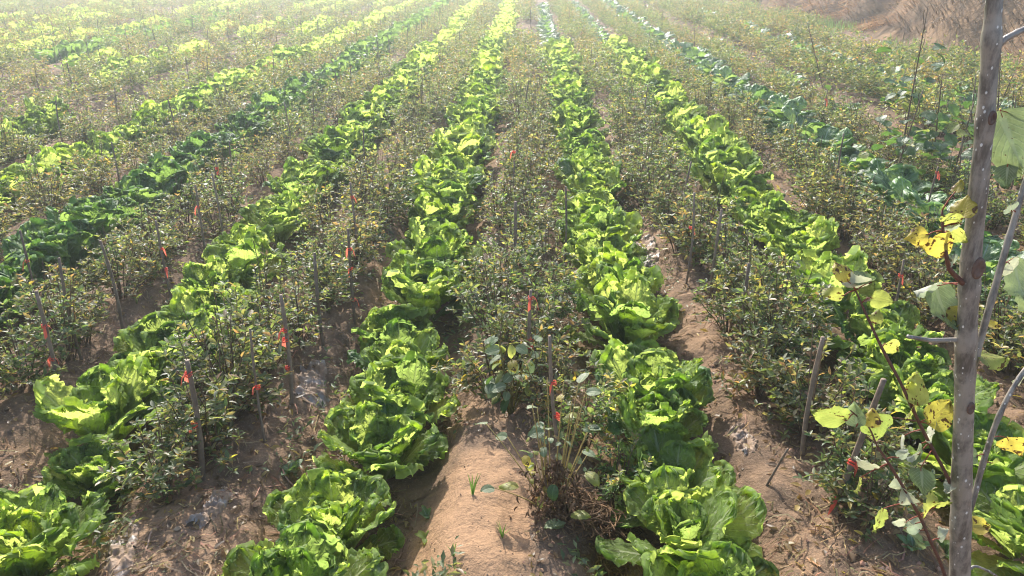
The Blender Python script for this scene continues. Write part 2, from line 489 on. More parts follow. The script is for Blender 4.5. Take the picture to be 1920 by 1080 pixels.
n = 46000
x = 7.0 + NR.random(n) ** 1.1 * 7.5; y = 8 + NR.random(n) * 27
d = x - bank_foot(y)
dens = vnoise(x * .9, y * .7, 31)
k = (d > -.05) & (NR.random(n) < .25 + 1.1 * dens)
x, y = x[k], y[k]; n = len(x)
z = bank_z(x, y) * sstep(4.8, 8, y) - .05
g = Geo()
patch = vnoise(x * .8, y * .6, 33)
cols = hue(n, (1.02, .74, .40), .5) * (0.18 + 1.2 * sstep(.25, .75, patch)[:, None])
gm = NR.random(n) < .06; cols[gm] *= np.array([.55, .85, .5])
v, q, c = blades(x, y, z, .18 + NR.random(n) * .42, .007 + NR.random(n) * .012, .6 + NR.random(n) * .7, PI + (NR.random(n) - .5) * 1.5 + (vnoise(x, y, 37) - .5) * 1.6, cols, droop=1.0)
g.add(v, None, q, c)
obj('dry_grass', g.mesh('dry_grass', [M_STRAW]), kind='stuff')

n = 5200
y = 8.5 + NR.random(n) * 17; x = bank_foot(y) - 1.0 + NR.random(n) * 1.3
k = vnoise(x * 1.2, y * .5, 35) > .38
x, y = x[k], y[k]; n = len(x)
g = Geo()
v, q, c = blades(x, y, ground_z(x, y) - .02, .10 + NR.random(n) * .20, .005 + NR.random(n) * .005, NR.random(n) * .5, NR.random(n) * 2 * PI, hue(n, (1, 1, 1), .5), droop=.3)
g.add(v, None, q, c)
obj('green_grass', g.mesh('green_grass', [M_GRASS]), kind='stuff')

# ---------------------------------------------------------------- words
ORD = 'first second third fourth fifth sixth seventh eighth ninth tenth eleventh twelfth thirteenth fourteenth fifteenth sixteenth seventeenth eighteenth nineteenth twentieth'.split()
for _w in 'twenty thirty'.split():
    ORD += [(_w + '-' + q) for q in ORD[:9]] + (['thirtieth'] if _w == 'twenty' else [])
_cf = cam_o.rotation_euler.to_matrix()
def framed(x, y):
    p = _cf.inverted() @ Vector((x, y, .2 - CAM_H))
    return abs(p.x / p.z) < 960 / 1443 and abs(p.y / p.z) < 540 / 1443
ROWNAME = {0: 'row just left of the soil mound', 1: 'row just right of the soil mound', -1: 'second row left of the mound',
           2: 'second row right of the mound', -2: 'third row left of the mound', -3: 'fourth row left of the mound',
           3: 'third row right of the mound', 4: 'fourth row right of the mound', 5: 'fifth row right of the mound'}
BEDNAME = {0: 'bed behind the soil mound', -1: 'first bed left of the mound', 1: 'first bed right of the mound',
           -2: 'second bed left of the mound', 2: 'second bed right of the mound', 3: 'third bed right of the mound',
           -3: 'third bed left of the mound', -4: 'fourth bed left of the mound', -5: 'fifth bed left of the mound', -6: 'sixth bed left of the mound', 4: 'fourth bed right of the mound', 5: 'fifth bed right of the mound'}

# ---------------------------------------------------------------- leaf blades
def blade(seed, L, W, nu, ns, bend, cup, ruf, pet=.14, holes=.0, lob=.08, f=(3.2, 6.1, 3.0), b0=0.0, power=.75, pinch=5, taper=.5, fr=.0):
    r = np.random.default_rng(seed)
    t = np.linspace(0, 1, nu)
    u = 1 - (1 - t) ** 1.45
    s = np.linspace(-1, 1, ns)
    U, S = np.meshgrid(u, s, indexing='ij')
    b = np.clip((U - pet) / (1 - pet), 0, 1)
    w = b ** power * np.clip(1 - b ** pinch, 0, 1) ** taper; w = w / w.max()
    ph = r.random(8) * 2 * PI
    side = np.where(S > 0, 0, 1)
    e = np.sin(2 * PI * f[0] * U + ph[0] + side * 2.1) + .6 * np.sin(2 * PI * f[1] * U + ph[1] + side * 1.3) + fr * .9 * np.sin(2 * PI * f[1] * 3 * U + ph[2] + side)
    w = w * (1 + lob * e * b)
    hw = W / 2 * w + .016 * (L / .28) * (1 - .75 * U)
    ang = b0 + bend * u ** 1.7
    du = np.diff(u, prepend=0)
    X = np.cumsum(np.sin(ang) * du) * L; Z = np.cumsum(np.cos(ang) * du) * L
    ax = np.abs(S)
    r3 = ax ** 3.5 * b ** .6 * (np.sin(2 * PI * f[1] * 2.1 * U + ph[1] * 3 + side * 1.7 + 1.3 * np.sin(9 * U + ph[0])) * .6 + .4 * np.sin(2 * PI * f[1] * 3.3 * U + ph[6] + side)) * fr
    r1 = r3 + ax ** 2.2 * b ** .7 * (np.sin(2 * PI * f[0] * 1.15 * U + ph[2] + side * 2.6) + .65 * np.sin(2 * PI * f[1] * 1.2 * U + ph[3] + side))
    r2 = b ** 5 * (np.sin(2 * PI * f[2] * S * .5 + ph[4]) + .6 * np.sin(2 * PI * f[2] * 1.1 * S + ph[5]) + fr * 1.1 * np.sin(2 * PI * f[2] * 2.3 * S + ph[3]))
    cr = (vnoise(U * 13 + seed * 3.1, S * 7 + 40, seed) - .5) * .045 * b + (vnoise(U * 26 + seed, S * 15 + 9, seed + 1) - .5) * .022 * b
    fold = -.10 * (1 - ax) ** 3 * (1 - U)
    N = W * (cup * S * S * b + ruf * (r1 * .5 + r2 * .35) + cr * .9 + fold)
    tl = L * .05 * b ** 3 * (fr * .7 * np.sin(2 * PI * f[2] * 4.1 * S + ph[0]) + np.sin(2 * PI * f[2] * S + ph[6]) + .5 * np.sin(2 * PI * 2.3 * f[2] * S + ph[7]))
    ca, sa = np.cos(ang)[:, None], np.sin(ang)[:, None]
    px = X[:, None] - ca * N + sa * tl; pz = Z[:, None] + sa * N + ca * tl
    py = hw * S * (1 - .25 * abs(cup))
    v = np.stack([px, py, pz], -1).reshape(-1, 3)
    uv = np.stack([U, (S + 1) / 2], -1).reshape(-1, 2)
    idx = np.arange(nu * ns).reshape(nu, ns)
    q = np.stack([idx[:-1, :-1], idx[:-1, 1:], idx[1:, 1:], idx[1:, :-1]], -1).reshape(-1, 4)
    if holes > 0:
        hn = vnoise(U * 30 + seed * 7, S * 18 + seed, seed + 5)
        keep = (hn[:-1, :-1] < 1 - holes) | (b[:-1, :-1] < .25)
        q = q[keep.ravel()]
    return v, q, uv

def cab_leaf(seed, kind, hi=2):
    r = random.Random(seed)
    nu, ns = {2: (54, 29), 1: (24, 15), 0: (9, 7)}[hi]
    if kind == 'outer':
        a = dict(L=r.uniform(.22, .26), W=r.uniform(.125, .16), bend=r.uniform(-.1, .5), cup=r.uniform(-.15, .08), ruf=r.uniform(.12, .18), lob=.10, fr=.75)
    elif kind == 'mid':
        a = dict(L=r.uniform(.22, .265), W=r.uniform(.125, .165), bend=r.uniform(-.1, .5), cup=r.uniform(-.1, .15), ruf=r.uniform(.11, .17), lob=.10, fr=.75)
    elif kind == 'inner':
        a = dict(L=r.uniform(.19, .25), W=r.uniform(.11, .15), bend=r.uniform(-.25, .4), cup=r.uniform(.0, .3), ruf=r.uniform(.11, .16), lob=.09, fr=.75)
    elif kind == 'smooth':
        a = dict(L=r.uniform(.19, .25), W=r.uniform(.13, .17), bend=r.uniform(.1, .8), cup=r.uniform(-.08, .15), ruf=r.uniform(.10, .15), lob=.06, pet=.16, fr=.4)
    else:  # waxy
        a = dict(L=r.uniform(.14, .20), W=r.uniform(.075, .105), bend=r.uniform(.5, 1.7), cup=r.uniform(-.25, .15), ruf=r.uniform(.08, .15), lob=.09, pet=.42, fr=.2)
    if hi < 2: a['fr'] = a.get('fr', 0) * .4 * hi
    if hi:
        a['f'] = (r.uniform(2.6, 3.8), r.uniform(5.5, 8), r.uniform(2.5, 4))
        a['holes'] = r.choice([0, 0, 0, .05, .08]) if kind in ('outer', 'mid') else 0
    else:
        a['f'] = (1.6, 2.6, 1.5); a['ruf'] *= .8
    return blade(seed, nu=nu, ns=ns, **a)

LEAF = {}
for kind, cnt in (('outer', 10), ('mid', 10), ('inner', 7), ('smooth', 6), ('waxy', 8)):
    LEAF[kind] = [cab_leaf(100 * len(kind) + i * 7 + cnt, kind) for i in range(cnt)]
LEAF_MID = {k_: [cab_leaf(100 * len(k_) + i * 7 + len(v_), k_, 1) for i in range(len(v_))] for k_, v_ in LEAF.items()}
LEAF_LO = {}
for kind, cnt in (('outer', 4), ('mid', 4), ('inner', 3), ('waxy', 4), ('smooth', 2)):
    LEAF_LO[kind] = [cab_leaf(900 + 100 * len(kind) + i * 7, kind, 0) for i in range(cnt)]
MATK = {'cab': M_CAB, 'dark': M_CABD, 'wax': M_RAPE}
LEAF_ME = {}
for mk, mat in MATK.items():
    for kind, vs in LEAF.items():
        LEAF_ME[mk, kind] = [mk_mesh('leaf_' + kind, v, q, [mat], uv=uv) for v, q, uv in vs]

def head_layout(rng, style='cab', nl=None):
    """where the leaves of one plant sit: (kind, index, matrix)"""
    out = []
    if style == 'wax':
        plan = [('waxy', rng.randint(15, 18), (42, 76), (.62, .9)), ('waxy', 16, (20, 48), (.75, 1.05)), ('waxy', 11, (3, 26), (.75, 1.15))]
    elif style == 'smooth':
        plan = [('smooth', 5, (50, 74), (.9, 1.15)), ('smooth', 7, (34, 54), (1.0, 1.2)), ('smooth', 6, (18, 34), (.85, 1.05)), ('smooth', 5, (3, 16), (.6, .8))]
    else:
        plan = [('outer', rng.randint(2, 3), (50, 70), (.85, 1.0)), ('outer', rng.randint(6, 7), (30, 48), (.95, 1.12)), ('mid', rng.randint(7, 8), (16, 34), (.92, 1.12)), ('mid', 4, (8, 22), (.75, .95)), ('inner', 4, (2, 14), (.62, .85))]
    az = rng.uniform(0, 2 * PI)
    for kind, cnt, (t0, t1), (s0, s1) in plan:
        cnt = cnt if nl is None else max(2, int(cnt * nl))
        for i in range(cnt):
            az += 2.39996 + rng.uniform(-.3, .3)
            tilt = math.radians(rng.uniform(t0, t1))
            s = rng.uniform(s0, s1)
            rad = .012 + .02 * math.sin(tilt)
            M = (Matrix.Rotation(az, 4, 'Z') @ Matrix.Translation((rad, 0, .02 + .03 * math.cos(tilt))) @
                 Matrix.Rotation(tilt, 4, 'Y') @ Matrix.Rotation(rng.uniform(-.35, .35), 4, 'Z') @ Matrix.Scale(s, 4))
            out.append((kind, rng.randrange(1000), M))
    return out

def joined_head(seed, style, mk, lo=False):
    rng = random.Random(seed)
    g = Geo(); src = LEAF_LO if lo else LEAF_MID
    for kind, i, M in head_layout(rng, style, .62 if lo else None):
        v, q, uv = src[kind][i % len(src[kind])]
        m = np.array(M)
        g.add(v @ m[:3, :3].T + m[:3, 3], None, q, uv=uv)
    return g

# ---------------------------------------------------------------- rows of cabbages
plants = []      # (dist, row, order, x, y, size, style, mat)
NEAR_ROWS = {
    -1: [(-1.38, 1.62, 1.08), (-1.40, 2.02, .72), (-1.50, 2.30, 1.10), (-1.46, 2.56, .9), (-1.48, 2.80, 1.1), (-1.40, 3.06, 1.1), (-1.50, 3.36, .9), (-1.46, 3.66, 1.0)],
    0: [(-.58, 1.47, 1.0), (-.55, 1.76, 1.0), (-.48, 2.14, 1.02), (-.46, 2.44, 1.05), (-.50, 2.72, 1.05), (-.58, 2.98, .85), (-.48, 3.30, 1.1), (-.47, 3.56, 1.0), (-.46, 3.82, 1.05)],
    1: [(.47, 1.50, .98), (.46, 1.74, .98), (.47, 1.97, .92), (.45, 2.22, 1.0), (.47, 2.48, 1.1), (.49, 2.70, .8), (.44, 3.02, 1.25), (.46, 3.34, 1.1), (.44, 3.55, .95), (.40, 3.75, 1.05)],
    2: [(1.46, 1.78, .9), (1.50, 2.14, 1.0), (1.48, 2.42, 1.0), (1.46, 2.68, 1.0), (1.50, 2.94, 1.1), (1.38, 3.28, 1.1), (1.42, 3.52, .9), (1.50, 3.9, .95), (1.50, 4.25, 1.0)],
}
Y_MAX = 33.0
def vis(x, y):
    return abs(x) < .72 * y + .9
for k in range(-24, 6):
    X0 = ROW0 + k * SP
    pts = list(NEAR_ROWS.get(k, []))
    y = (pts[-1][1] if pts else 1.3 + (abs(k) % 3) * .11)
    end = 25.5 if k in (0, -1, 1, 2) else 29
    while y < end:
        y += R.uniform(.26, .37)
        x = X0 + R.uniform(-.05, .05) + (vnoise(np.array([y * .4]), np.array([k * 3.7]), 8)[0] - .5) * .10
        pts.append((x, y, R.uniform(.88, 1.22) * (1.4 if k in (3, 5) else 1)))
    order = 0
    for i, (x, y, s) in enumerate(pts):
        s *= .92 if y < 3.2 else 1.02 + .10 * min(1, (y - 3) / 8)
        if not vis(x, y) or x > 6.1: continue
        if k <= -4 and (vnoise(np.array([y * .35]), np.array([k * 5.1]), 9)[0] < .52): continue
        if k == 4 and R.random() < .75: continue
        if k == 2 and 3.5 < y < 3.8: continue
        style, mk = 'cab', 'cab'
        if k in (1, 2) and y > 13.5: style, mk = 'wax', 'wax'
        if k in (3, 4, 5): style, mk = 'wax', 'wax'
        if k in (-2, -7): mk = 'dark'
        if k == 1 and y < 2.05: style = 'smooth'
        if k == 2 and y < 2.2: style = 'smooth'
        if mk == 'dark': s *= 1.0
        if k <= -5: s *= .92
        if k == 2: s *= 1.08
        plants.append((math.hypot(x, y), k, order, x, y, s, style, mk)); order += framed(x, y)
plants.sort()
print('vegetables', len(plants))
N_LEAFED, N_SINGLE = 190, 300
VAR = {}
for st, mk in (('cab', 'cab'), ('cab', 'dark'), ('wax', 'wax')):
    VAR[st, mk] = [joined_head(500 + i, st, mk).mesh('cabbage_head', [MATK[mk]]) for i in range(5)]
LOW = {st: [joined_head(700 + i, st, 'cab', True) for i in range(5)] for st in ('cab', 'wax')}
far_g = {'cab': Geo(), 'dark': Geo(), 'wax': Geo()}
for i, (dist, k, order, x, y, s, style, mk) in enumerate(plants):
    z = gz(x, y) - .012
    rz = R.uniform(0, 2 * PI)
    if i >= N_SINGLE:
        g0 = R.choice(LOW['wax' if style == 'wax' else 'cab'])
        v = np.concatenate(g0.v); q = np.concatenate(g0.q); uv = np.concatenate(g0.u)
        c, sn = math.cos(rz) * s, math.sin(rz) * s
        far_g[mk].add(np.stack([v[:, 0] * c - v[:, 1] * sn + x, v[:, 0] * sn + v[:, 1] * c + y, v[:, 2] * s + z], 1), None, q, uv=uv)
        continue
    rown = ROWNAME.get(k, 'rows far left of the mound')
    if style == 'wax':
        nm, cat, adj, grp = 'leaf_vegetable', 'vegetable', 'waxy grey-green leaf vegetable', 'waxy grey-green vegetables in the right hand rows'
    elif mk == 'dark':
        nm, cat, adj, grp = 'cabbage', 'cabbage', 'dark green ruffled cabbage', 'dark green cabbages in rows'
    elif style == 'smooth':
        nm, cat, adj, grp = 'cabbage', 'cabbage', 'smooth leaved bright cabbage', 'open green cabbages growing in rows'
    else:
        nm, cat, adj, grp = 'cabbage', 'cabbage', 'ruffled yellow-green cabbage', 'open green cabbages growing in rows'
    if not framed(x, y):
        lab = f'{adj} cut by the picture edge, {rown}'; grp = f'{adj}s by the picture edge in the {rown}'
    elif order < 20 and k in ROWNAME:
        lab = f'{adj}, {ORD[order]} from front in the {rown}'
    elif k in ROWNAME:
        lab = f'{adj} beyond the twentieth in the {rown}'
        grp = f'{adj}s far back in the {rown}'
    else:
        lab = f'{adj} half hidden by shrubs in the {rown}'
        grp = f'{adj}s in the {rown}'
    if i < N_LEAFED:
        t = thing(nm, lab, cat, (x, y, z), grp, rz, s)
        for kind, vi, M in head_layout(random.Random(3000 + i), style):
            ms = LEAF_ME['dark' if (mk == 'cab' and kind == 'outer' and vi % 100 < 14) else mk, kind]
            obj('leaf', ms[vi % len(ms)], t, M)
    else:
        o = obj(nm, R.choice(VAR['wax' if style == 'wax' else 'cab', mk]), label=lab, category=cat, group=grp)
        o.location = (x, y, z); o.rotation_euler = (0, 0, rz); o.scale = (s, s, s)
for mk, nm in (('cab', 'distant_cabbages'), ('dark', 'distant_dark_cabbages'), ('wax', 'distant_waxy_vegetables')):
    if far_g[mk].n:
        obj(nm, far_g[mk].mesh(nm, [MATK[mk]]), kind='stuff')

# ---------------------------------------------------------------- shrubs in the beds
T8 = (np.array([[0, 0, 0], [.36, -.36, .05], [.36, 0, -.03], [.36, .36, .05], [.72, -.27, .0], [.72, 0, -.08], [.72, .27, .0], [1, 0, -.16]]),
      np.array([[0, 2, 1], [0, 3, 2], [4, 5, 7], [5, 6, 7]]), np.array([[1, 2, 5, 4], [2, 3, 6, 5]]))
T4 = (np.array([[0, 0, 0], [.5, -.34, .05], [.5, .34, .05], [1, 0, -.1]]), np.array([[0, 3, 1], [0, 2, 3]]), None)
PAL = [((.060, .085, .042), 24), ((.085, .110, .050), 26), ((.120, .130, .062), 20), ((.17, .160, .085), 11), ((.30, .24, .06), 2.0), ((.19, .13, .080), 11), ((.12, .16, .05), 5)]
PALC = np.array([c for c, w in PAL]) * np.array([1.15, 1.12, 1.25]); PALW = np.array([w for c, w in PAL]) / sum(w for c, w in PAL)
PALW2 = np.array([18, 25, 28, 17, .8, 7, 5.]); PALW2 /= PALW2.sum()

def frames(D, N):
    D = D / (np.linalg.norm(D, axis=1)[:, None] + 1e-9)
    B = np.cross(N, D); B /= np.linalg.norm(B, axis=1)[:, None] + 1e-9
    return D, B, np.cross(D, B)

def leaves_geo(g, P, D, N, S, C, T, asp=.55, m=0):
    D, B, N = frames(D, N)
    tv, tt, tq = T
    v = P[:, None] + S[:, None, None] * (tv[None, :, :1] * D[:, None] + asp * tv[None, :, 1:2] * B[:, None] + tv[None, :, 2:3] * N[:, None])
    n, k = len(P), len(tv)
    base = (np.arange(n) * k)[:, None, None]
    tris = (base + tt[None]).reshape(-1, 3)
    quads = None if tq is None else (base + tq[None]).reshape(-1, 4)
    g.add(v.reshape(-1, 3), tris, quads, np.repeat(C, k, 0), m=m)

def shrub(seed, h=.40, r=.22, nst=12, lf=.036, dens=1.0, weights=None):
    rg = np.random.default_rng(seed)
    stems = []; P = []; D = []
    for i in range(nst):
        az = rg.uniform(0, 2 * PI); out = r * rg.uniform(.25, 1.0); hh = h * rg.uniform(.45, 1.15) * (1 - .35 * (out / r) ** 2)
        o2 = np.array([math.cos(az), math.sin(az), 0])
        b0 = o2 * rg.uniform(0, .035)
        t = np.linspace(0, 1, 6)[:, None]
        pts = b0 + o2 * out * t ** 1.25 + np.array([0, 0, 1.0]) * hh * (t - .12 * t * t) / .88 + (rg.random((6, 3)) - .5) * .025 * t
        stems.append((pts, .0035, .0015))
        branches = [pts[2:]]
        for j in range(rg.integers(3, 6)):
            q = rg.uniform(.22, .95) * 5; a = int(q); p0 = pts[a] + (pts[min(a + 1, 5)] - pts[a]) * (q - a)
            az2 = az + rg.normal() * 1.1
            dd = np.array([math.cos(az2), math.sin(az2), rg.uniform(-.1, .9)]); dd /= np.linalg.norm(dd)
            ln = rg.uniform(.04, .11)
            tt = np.linspace(0, 1, 4)[:, None]
            bp = p0 + dd * ln * tt + np.array([0, 0, -1]) * .02 * tt ** 2
            branches.append(bp); stems.append((bp, .0016, .0009))
        for bp in branches:
            seglen = np.linalg.norm(np.diff(bp, axis=0), axis=1); tot = seglen.sum()
            nn = max(3, int(tot / .0105 * dens))
            q = np.sort(rg.random(nn)) ** .85 * (len(bp) - 1)
            a = np.minimum(q.astype(int), len(bp) - 2); f = (q - a)[:, None]
            pp = bp[a] * (1 - f) + bp[a + 1] * f
            bd = bp[-1] - bp[0]; bd /= np.linalg.norm(bd)
            rd = rg.normal(size=(nn, 3)); rd[:, 2] *= .45
            dd = bd * .55 + rd * .75 + np.array([0, 0, .05])
            P.append(pp); D.append(dd)
            m_ = 4                              # the rosette at the tip
            aa = rg.uniform(0, 2 * PI) + np.arange(m_) * 2 * PI / m_
            P.append(np.repeat(bp[-1:], m_, 0)); D.append(np.stack([np.cos(aa), np.sin(aa), np.full(m_, .45)], 1) + bd * .35)
    for i in range(4):                          # bare dry shoots standing out of the top
        az = rg.uniform(0, 2 * PI); o = rg.uniform(.02, .12); hh = h * rg.uniform(.9, 1.25)
        t = np.linspace(0, 1, 5)[:, None]
        stems.append((np.concatenate([math.cos(az) * o * t, math.sin(az) * o * t, hh * t], 1) + (rg.random((5, 3)) - .5) * .02 * t, .0028, .0013))
    P = np.concatenate(P); D = np.concatenate(D); n = len(P)
    ok = P[:, 2] > .015
    P, D = P[ok], D[ok]; n = len(P)
    N = np.array([0, 0, 1.0]) + rg.normal(size=(n, 3)) * .55
    S = lf * rg.uniform(.6, 1.25, n)
    low = P[:, 2] / h
    ci = rg.choice(len(PALC), n, p=PALW if weights is None else weights)
    C = PALC[ci] * (1 + (rg.random((n, 1)) - .5) * .5)
    brown = rg.random(n) < np.clip(.34 - low * .9, 0, .34)
    C[brown] = np.array([.13, .08, .045]) * rg.uniform(.6, 1.3, (brown.sum(), 1))
    return stems, P, D, N, S, C

def stems_geo(g, stems, m=0, seg=4):
    for pts, a, b in stems:
        tube_geo(g, pts, np.linspace(a, b, len(pts)), seg, (1, 1, 1), m, cap=False)

bushes = []
BED_START = {0: 2.34, -1: 1.92, 1: 1.84, -2: 1.9, 2: 2.3}
for k in range(-23, 8):
    X0 = BED0 + k * SP
    y = BED_START.get(k, 1.6); order = 0
    while y < Y_MAX:
        x = X0 + R.choice((-1, 1)) * R.uniform(.02, .13 if y < 4 else .17) + (.01 if k == 0 else 0)
        gap = vnoise(np.array([y * .8]), np.array([k * 7.3]), 44)[0]
        if vis(x, y) and x < 7.2 and (x < bank_foot(np.array([y]))[0] - .9) and not (gap < .14 and y > 7):
            bushes.append((math.hypot(x, y), k, order, x, y, R.uniform(.74, 1.02) * (1.22 if k >= 4 else .96 if k in (2, 3) else .92 if k <= -2 else 1))); order += framed(x, y)
        y += (R.uniform(.115, .18) if y < 4.5 else R.uniform(.14, .22)) if y < 12 else R.uniform(.18, .28)
bushes.append((2.02, 0, -1, .30, 2.02, .62)); bushes.append((2.2, 0, -2, .20, 2.22, .72))
bushes.sort()
print('bushes', len(bushes))
SH_HI = [shrub(40 + i, h=.36 + .016 * (i % 5), r=.19 + .008 * (i % 4), nst=12 + i % 3, lf=.033) for i in range(9)]
SH_HI += [shrub(60 + i, h=.38, r=.20, nst=12, dens=.75, lf=.030, weights=PALW2) for i in range(5)]
SH_FOL = []; SH_STEM = []; SH_ALL = []
for st, P, D, N, S, C in SH_HI:
    g = Geo(); leaves_geo(g, P, D, N, S, C, T8); SH_FOL.append(g.mesh('foliage', [M_SHRUB]))
    g2 = Geo(); stems_geo(g2, st); SH_STEM.append(g2.mesh('stem', [M_STEM]))
    g3 = Geo(); leaves_geo(g3, P, D, N, S * 1.08, C, T4); stems_geo(g3, [s for s in st if s[1] > .002], 1, 3)
    SH_ALL.append(g3.mesh('shrub', [M_SHRUB, M_STEM]))
SH_LO = []
for i in range(7):
    st, P, D, N, S, C = shrub(80 + i, h=.40, r=.24, nst=12, lf=.044, dens=.6, weights=PALW2)
    k = np.random.default_rng(i).random(len(P)) < .8
    g = Geo(); leaves_geo(g, P[k], D[k], N[k], S[k], C[k], T4)
    SH_LO.append((np.concatenate(g.v), np.concatenate(g.t), np.concatenate(g.c)))
LEAFLET = []
for ci, w in enumerate(PALW):
    me = mk_mesh('leaflet', T8[0] * np.array([1, .55, 1]), [tuple(a) for a in T8[1]] + [tuple(a) for a in T8[2]], [M_SHRUB], tint=np.repeat(PALC[ci:ci + 1], 8, 0))
    LEAFLET.append(me)
BED_GRP = 'leafy shrubs growing in the staked beds'
N_PARTS, N_UNIQ = 130, 16
far = Geo()
for i, (dist, k, order, x, y, s) in enumerate(bushes):
    z = gz(x, y) - .015
    rz = R.uniform(0, 2 * PI)
    if i >= 300:
        v, t_, c = SH_LO[R.randrange(7)]
        cs, sn = math.cos(rz) * s, math.sin(rz) * s
        far.add(np.stack([v[:, 0] * cs - v[:, 1] * sn + x, v[:, 0] * sn + v[:, 1] * cs + y, v[:, 2] * s + z], 1), t_, None, c * (.85 + .35 * R.random()) * np.array(R.choice(((.85, 1.08, .9), (.8, 1.0, .85), (.95, 1.0, .95), (1.08, .98, .9), (.88, 1.06, .85)))))
        continue
    bn = BEDNAME.get(k)
    if order == -1: lab = 'small pale bushy seedling just right of the dry bean stems'; grp = None
    elif order == -2: lab = 'low pale seedling close behind the dry bean stems'; grp = None
    elif not framed(x, y): lab = f'small leaved shrub cut by the picture edge in the {bn or "far left beds"}'; grp = lab.replace('shrub', 'shrubs')
    elif bn and order < 36: lab = f'small leaved shrub, {ORD[order]} from front in the {bn}'; grp = BED_GRP
    elif bn: lab = f'small leaved shrub beyond the thirty-sixth in the {bn}'; grp = f'shrubs far back in the {bn}'
    else: lab = 'small leaved shrub in the crowded beds at the far left'; grp = 'shrubs in the far left beds'
    if i < N_PARTS:
        t = thing('leafy_shrub', lab, 'shrub', (x, y, z), grp, rz, s)
        if i < N_UNIQ:
            st, P, D, N, S, C = shrub(1000 + i, h=.37, r=.20, nst=14, lf=.034)
            if order < 0: C = C * np.array([1.5, 1.6, 1.5])
            sc_ = np.linalg.norm(P - np.array([0, 0, .08]), axis=1) + S * 2
            top = np.argsort(-sc_)[:85]
            m = np.zeros(len(P), bool); m[top] = True
            g = Geo(); leaves_geo(g, P[~m], D[~m], N[~m], S[~m], C[~m], T8)
            obj('foliage', g.mesh('foliage', [M_SHRUB]), t, kind='stuff')
            g2 = Geo(); stems_geo(g2, st); obj('stem', g2.mesh('stem', [M_STEM]), t)
            Dn, Bn, Nn = frames(D, N)
            for j in top:
                ci = int(np.argmin(((PALC - C[j]) ** 2).sum(1)))
                M = Matrix(((Dn[j][0], Bn[j][0], Nn[j][0], 0), (Dn[j][1], Bn[j][1], Nn[j][1], 0), (Dn[j][2], Bn[j][2], Nn[j][2], 0), (0, 0, 0, 1)))
                obj('leaf', LEAFLET[ci], t, Matrix.Translation(P[j]) @ M @ Matrix.Scale(float(S[j]), 4))
        else:
            vi = R.randrange(9) if R.random() < .7 else 9 + R.randrange(5)
            obj('foliage', SH_FOL[vi], t, kind='stuff'); obj('stem', SH_STEM[vi], t)
    else:
        vi = R.randrange(9) if R.random() < .45 else 9 + R.randrange(5)
        o = obj('leafy_shrub', SH_ALL[vi], label=lab, category='shrub', group=grp)
        o.location = (x, y, z); o.rotation_euler = (0, 0, rz); o.scale = (s, s, s * R.uniform(.82, 1.08))
obj('distant_shrubs', far.mesh('distant_shrubs', [M_SHRUB]), kind='stuff')

# ---------------------------------------------------------------- stakes
def stake_mesh(seed, h, r):
    rg = random.Random(seed); g = Geo()
    n = 9; pts = []; rad = []
    bx, by = rg.uniform(-.012, .012), rg.uniform(-.012, .012)
    for i in range(n):
        t = i / (n - 1)
        pts.append((bx * math.sin(t * PI), by * math.sin(t * PI), -.06 + (h + .06) * t)); rad.append(r * (1 - .18 * t) * (1.16 if i in (3, 6) else 1))
    tube_geo(g, pts, rad, 7, (1, 1, 1))
    return g
def ribbon_mesh(seed, r):
    rg = random.Random(seed); g = Geo()
    a = np.linspace(0, 2 * PI, 11)
    for zz in (-.005, .004):
        tube_geo(g, np.stack([np.cos(a) * (r + .002), np.sin(a) * (r + .002), zz + 0.003 * np.sin(a * 2)], 1), .0022, 5, cap=False)
    for q in range(rg.choice((1, 2, 2))):
        az = rg.uniform(0, 2 * PI); L = rg.uniform(.04, .07); w = rg.uniform(.007, .010)
        n = 7; v = []
        for i in range(n):
            t = i / (n - 1); ww = w * (.5 + .6 * t)
            o = r + L * (.42 * t); z = .008 * math.sin(t * 2.6) - L * (.95 * t * t)
            tw = rg.uniform(-.4, .4) + .9 * t
            for sgn in (-1, 1):
                sx = math.cos(tw) * ww * sgn; sz = math.sin(tw) * ww * sgn + .003 * math.sin(i * 2.1)
                v.append((math.cos(az) * o - math.sin(az) * sx, math.sin(az) * o + math.cos(az) * sx, z + sz))
        g.add(v, None, [(2 * i, 2 * i + 1, 2 * i + 3, 2 * i + 2) for i in range(n - 1)])
    return g
RIBS = [ribbon_mesh(i, .0075).mesh('ribbon', [M_RIB]) for i in range(8)]
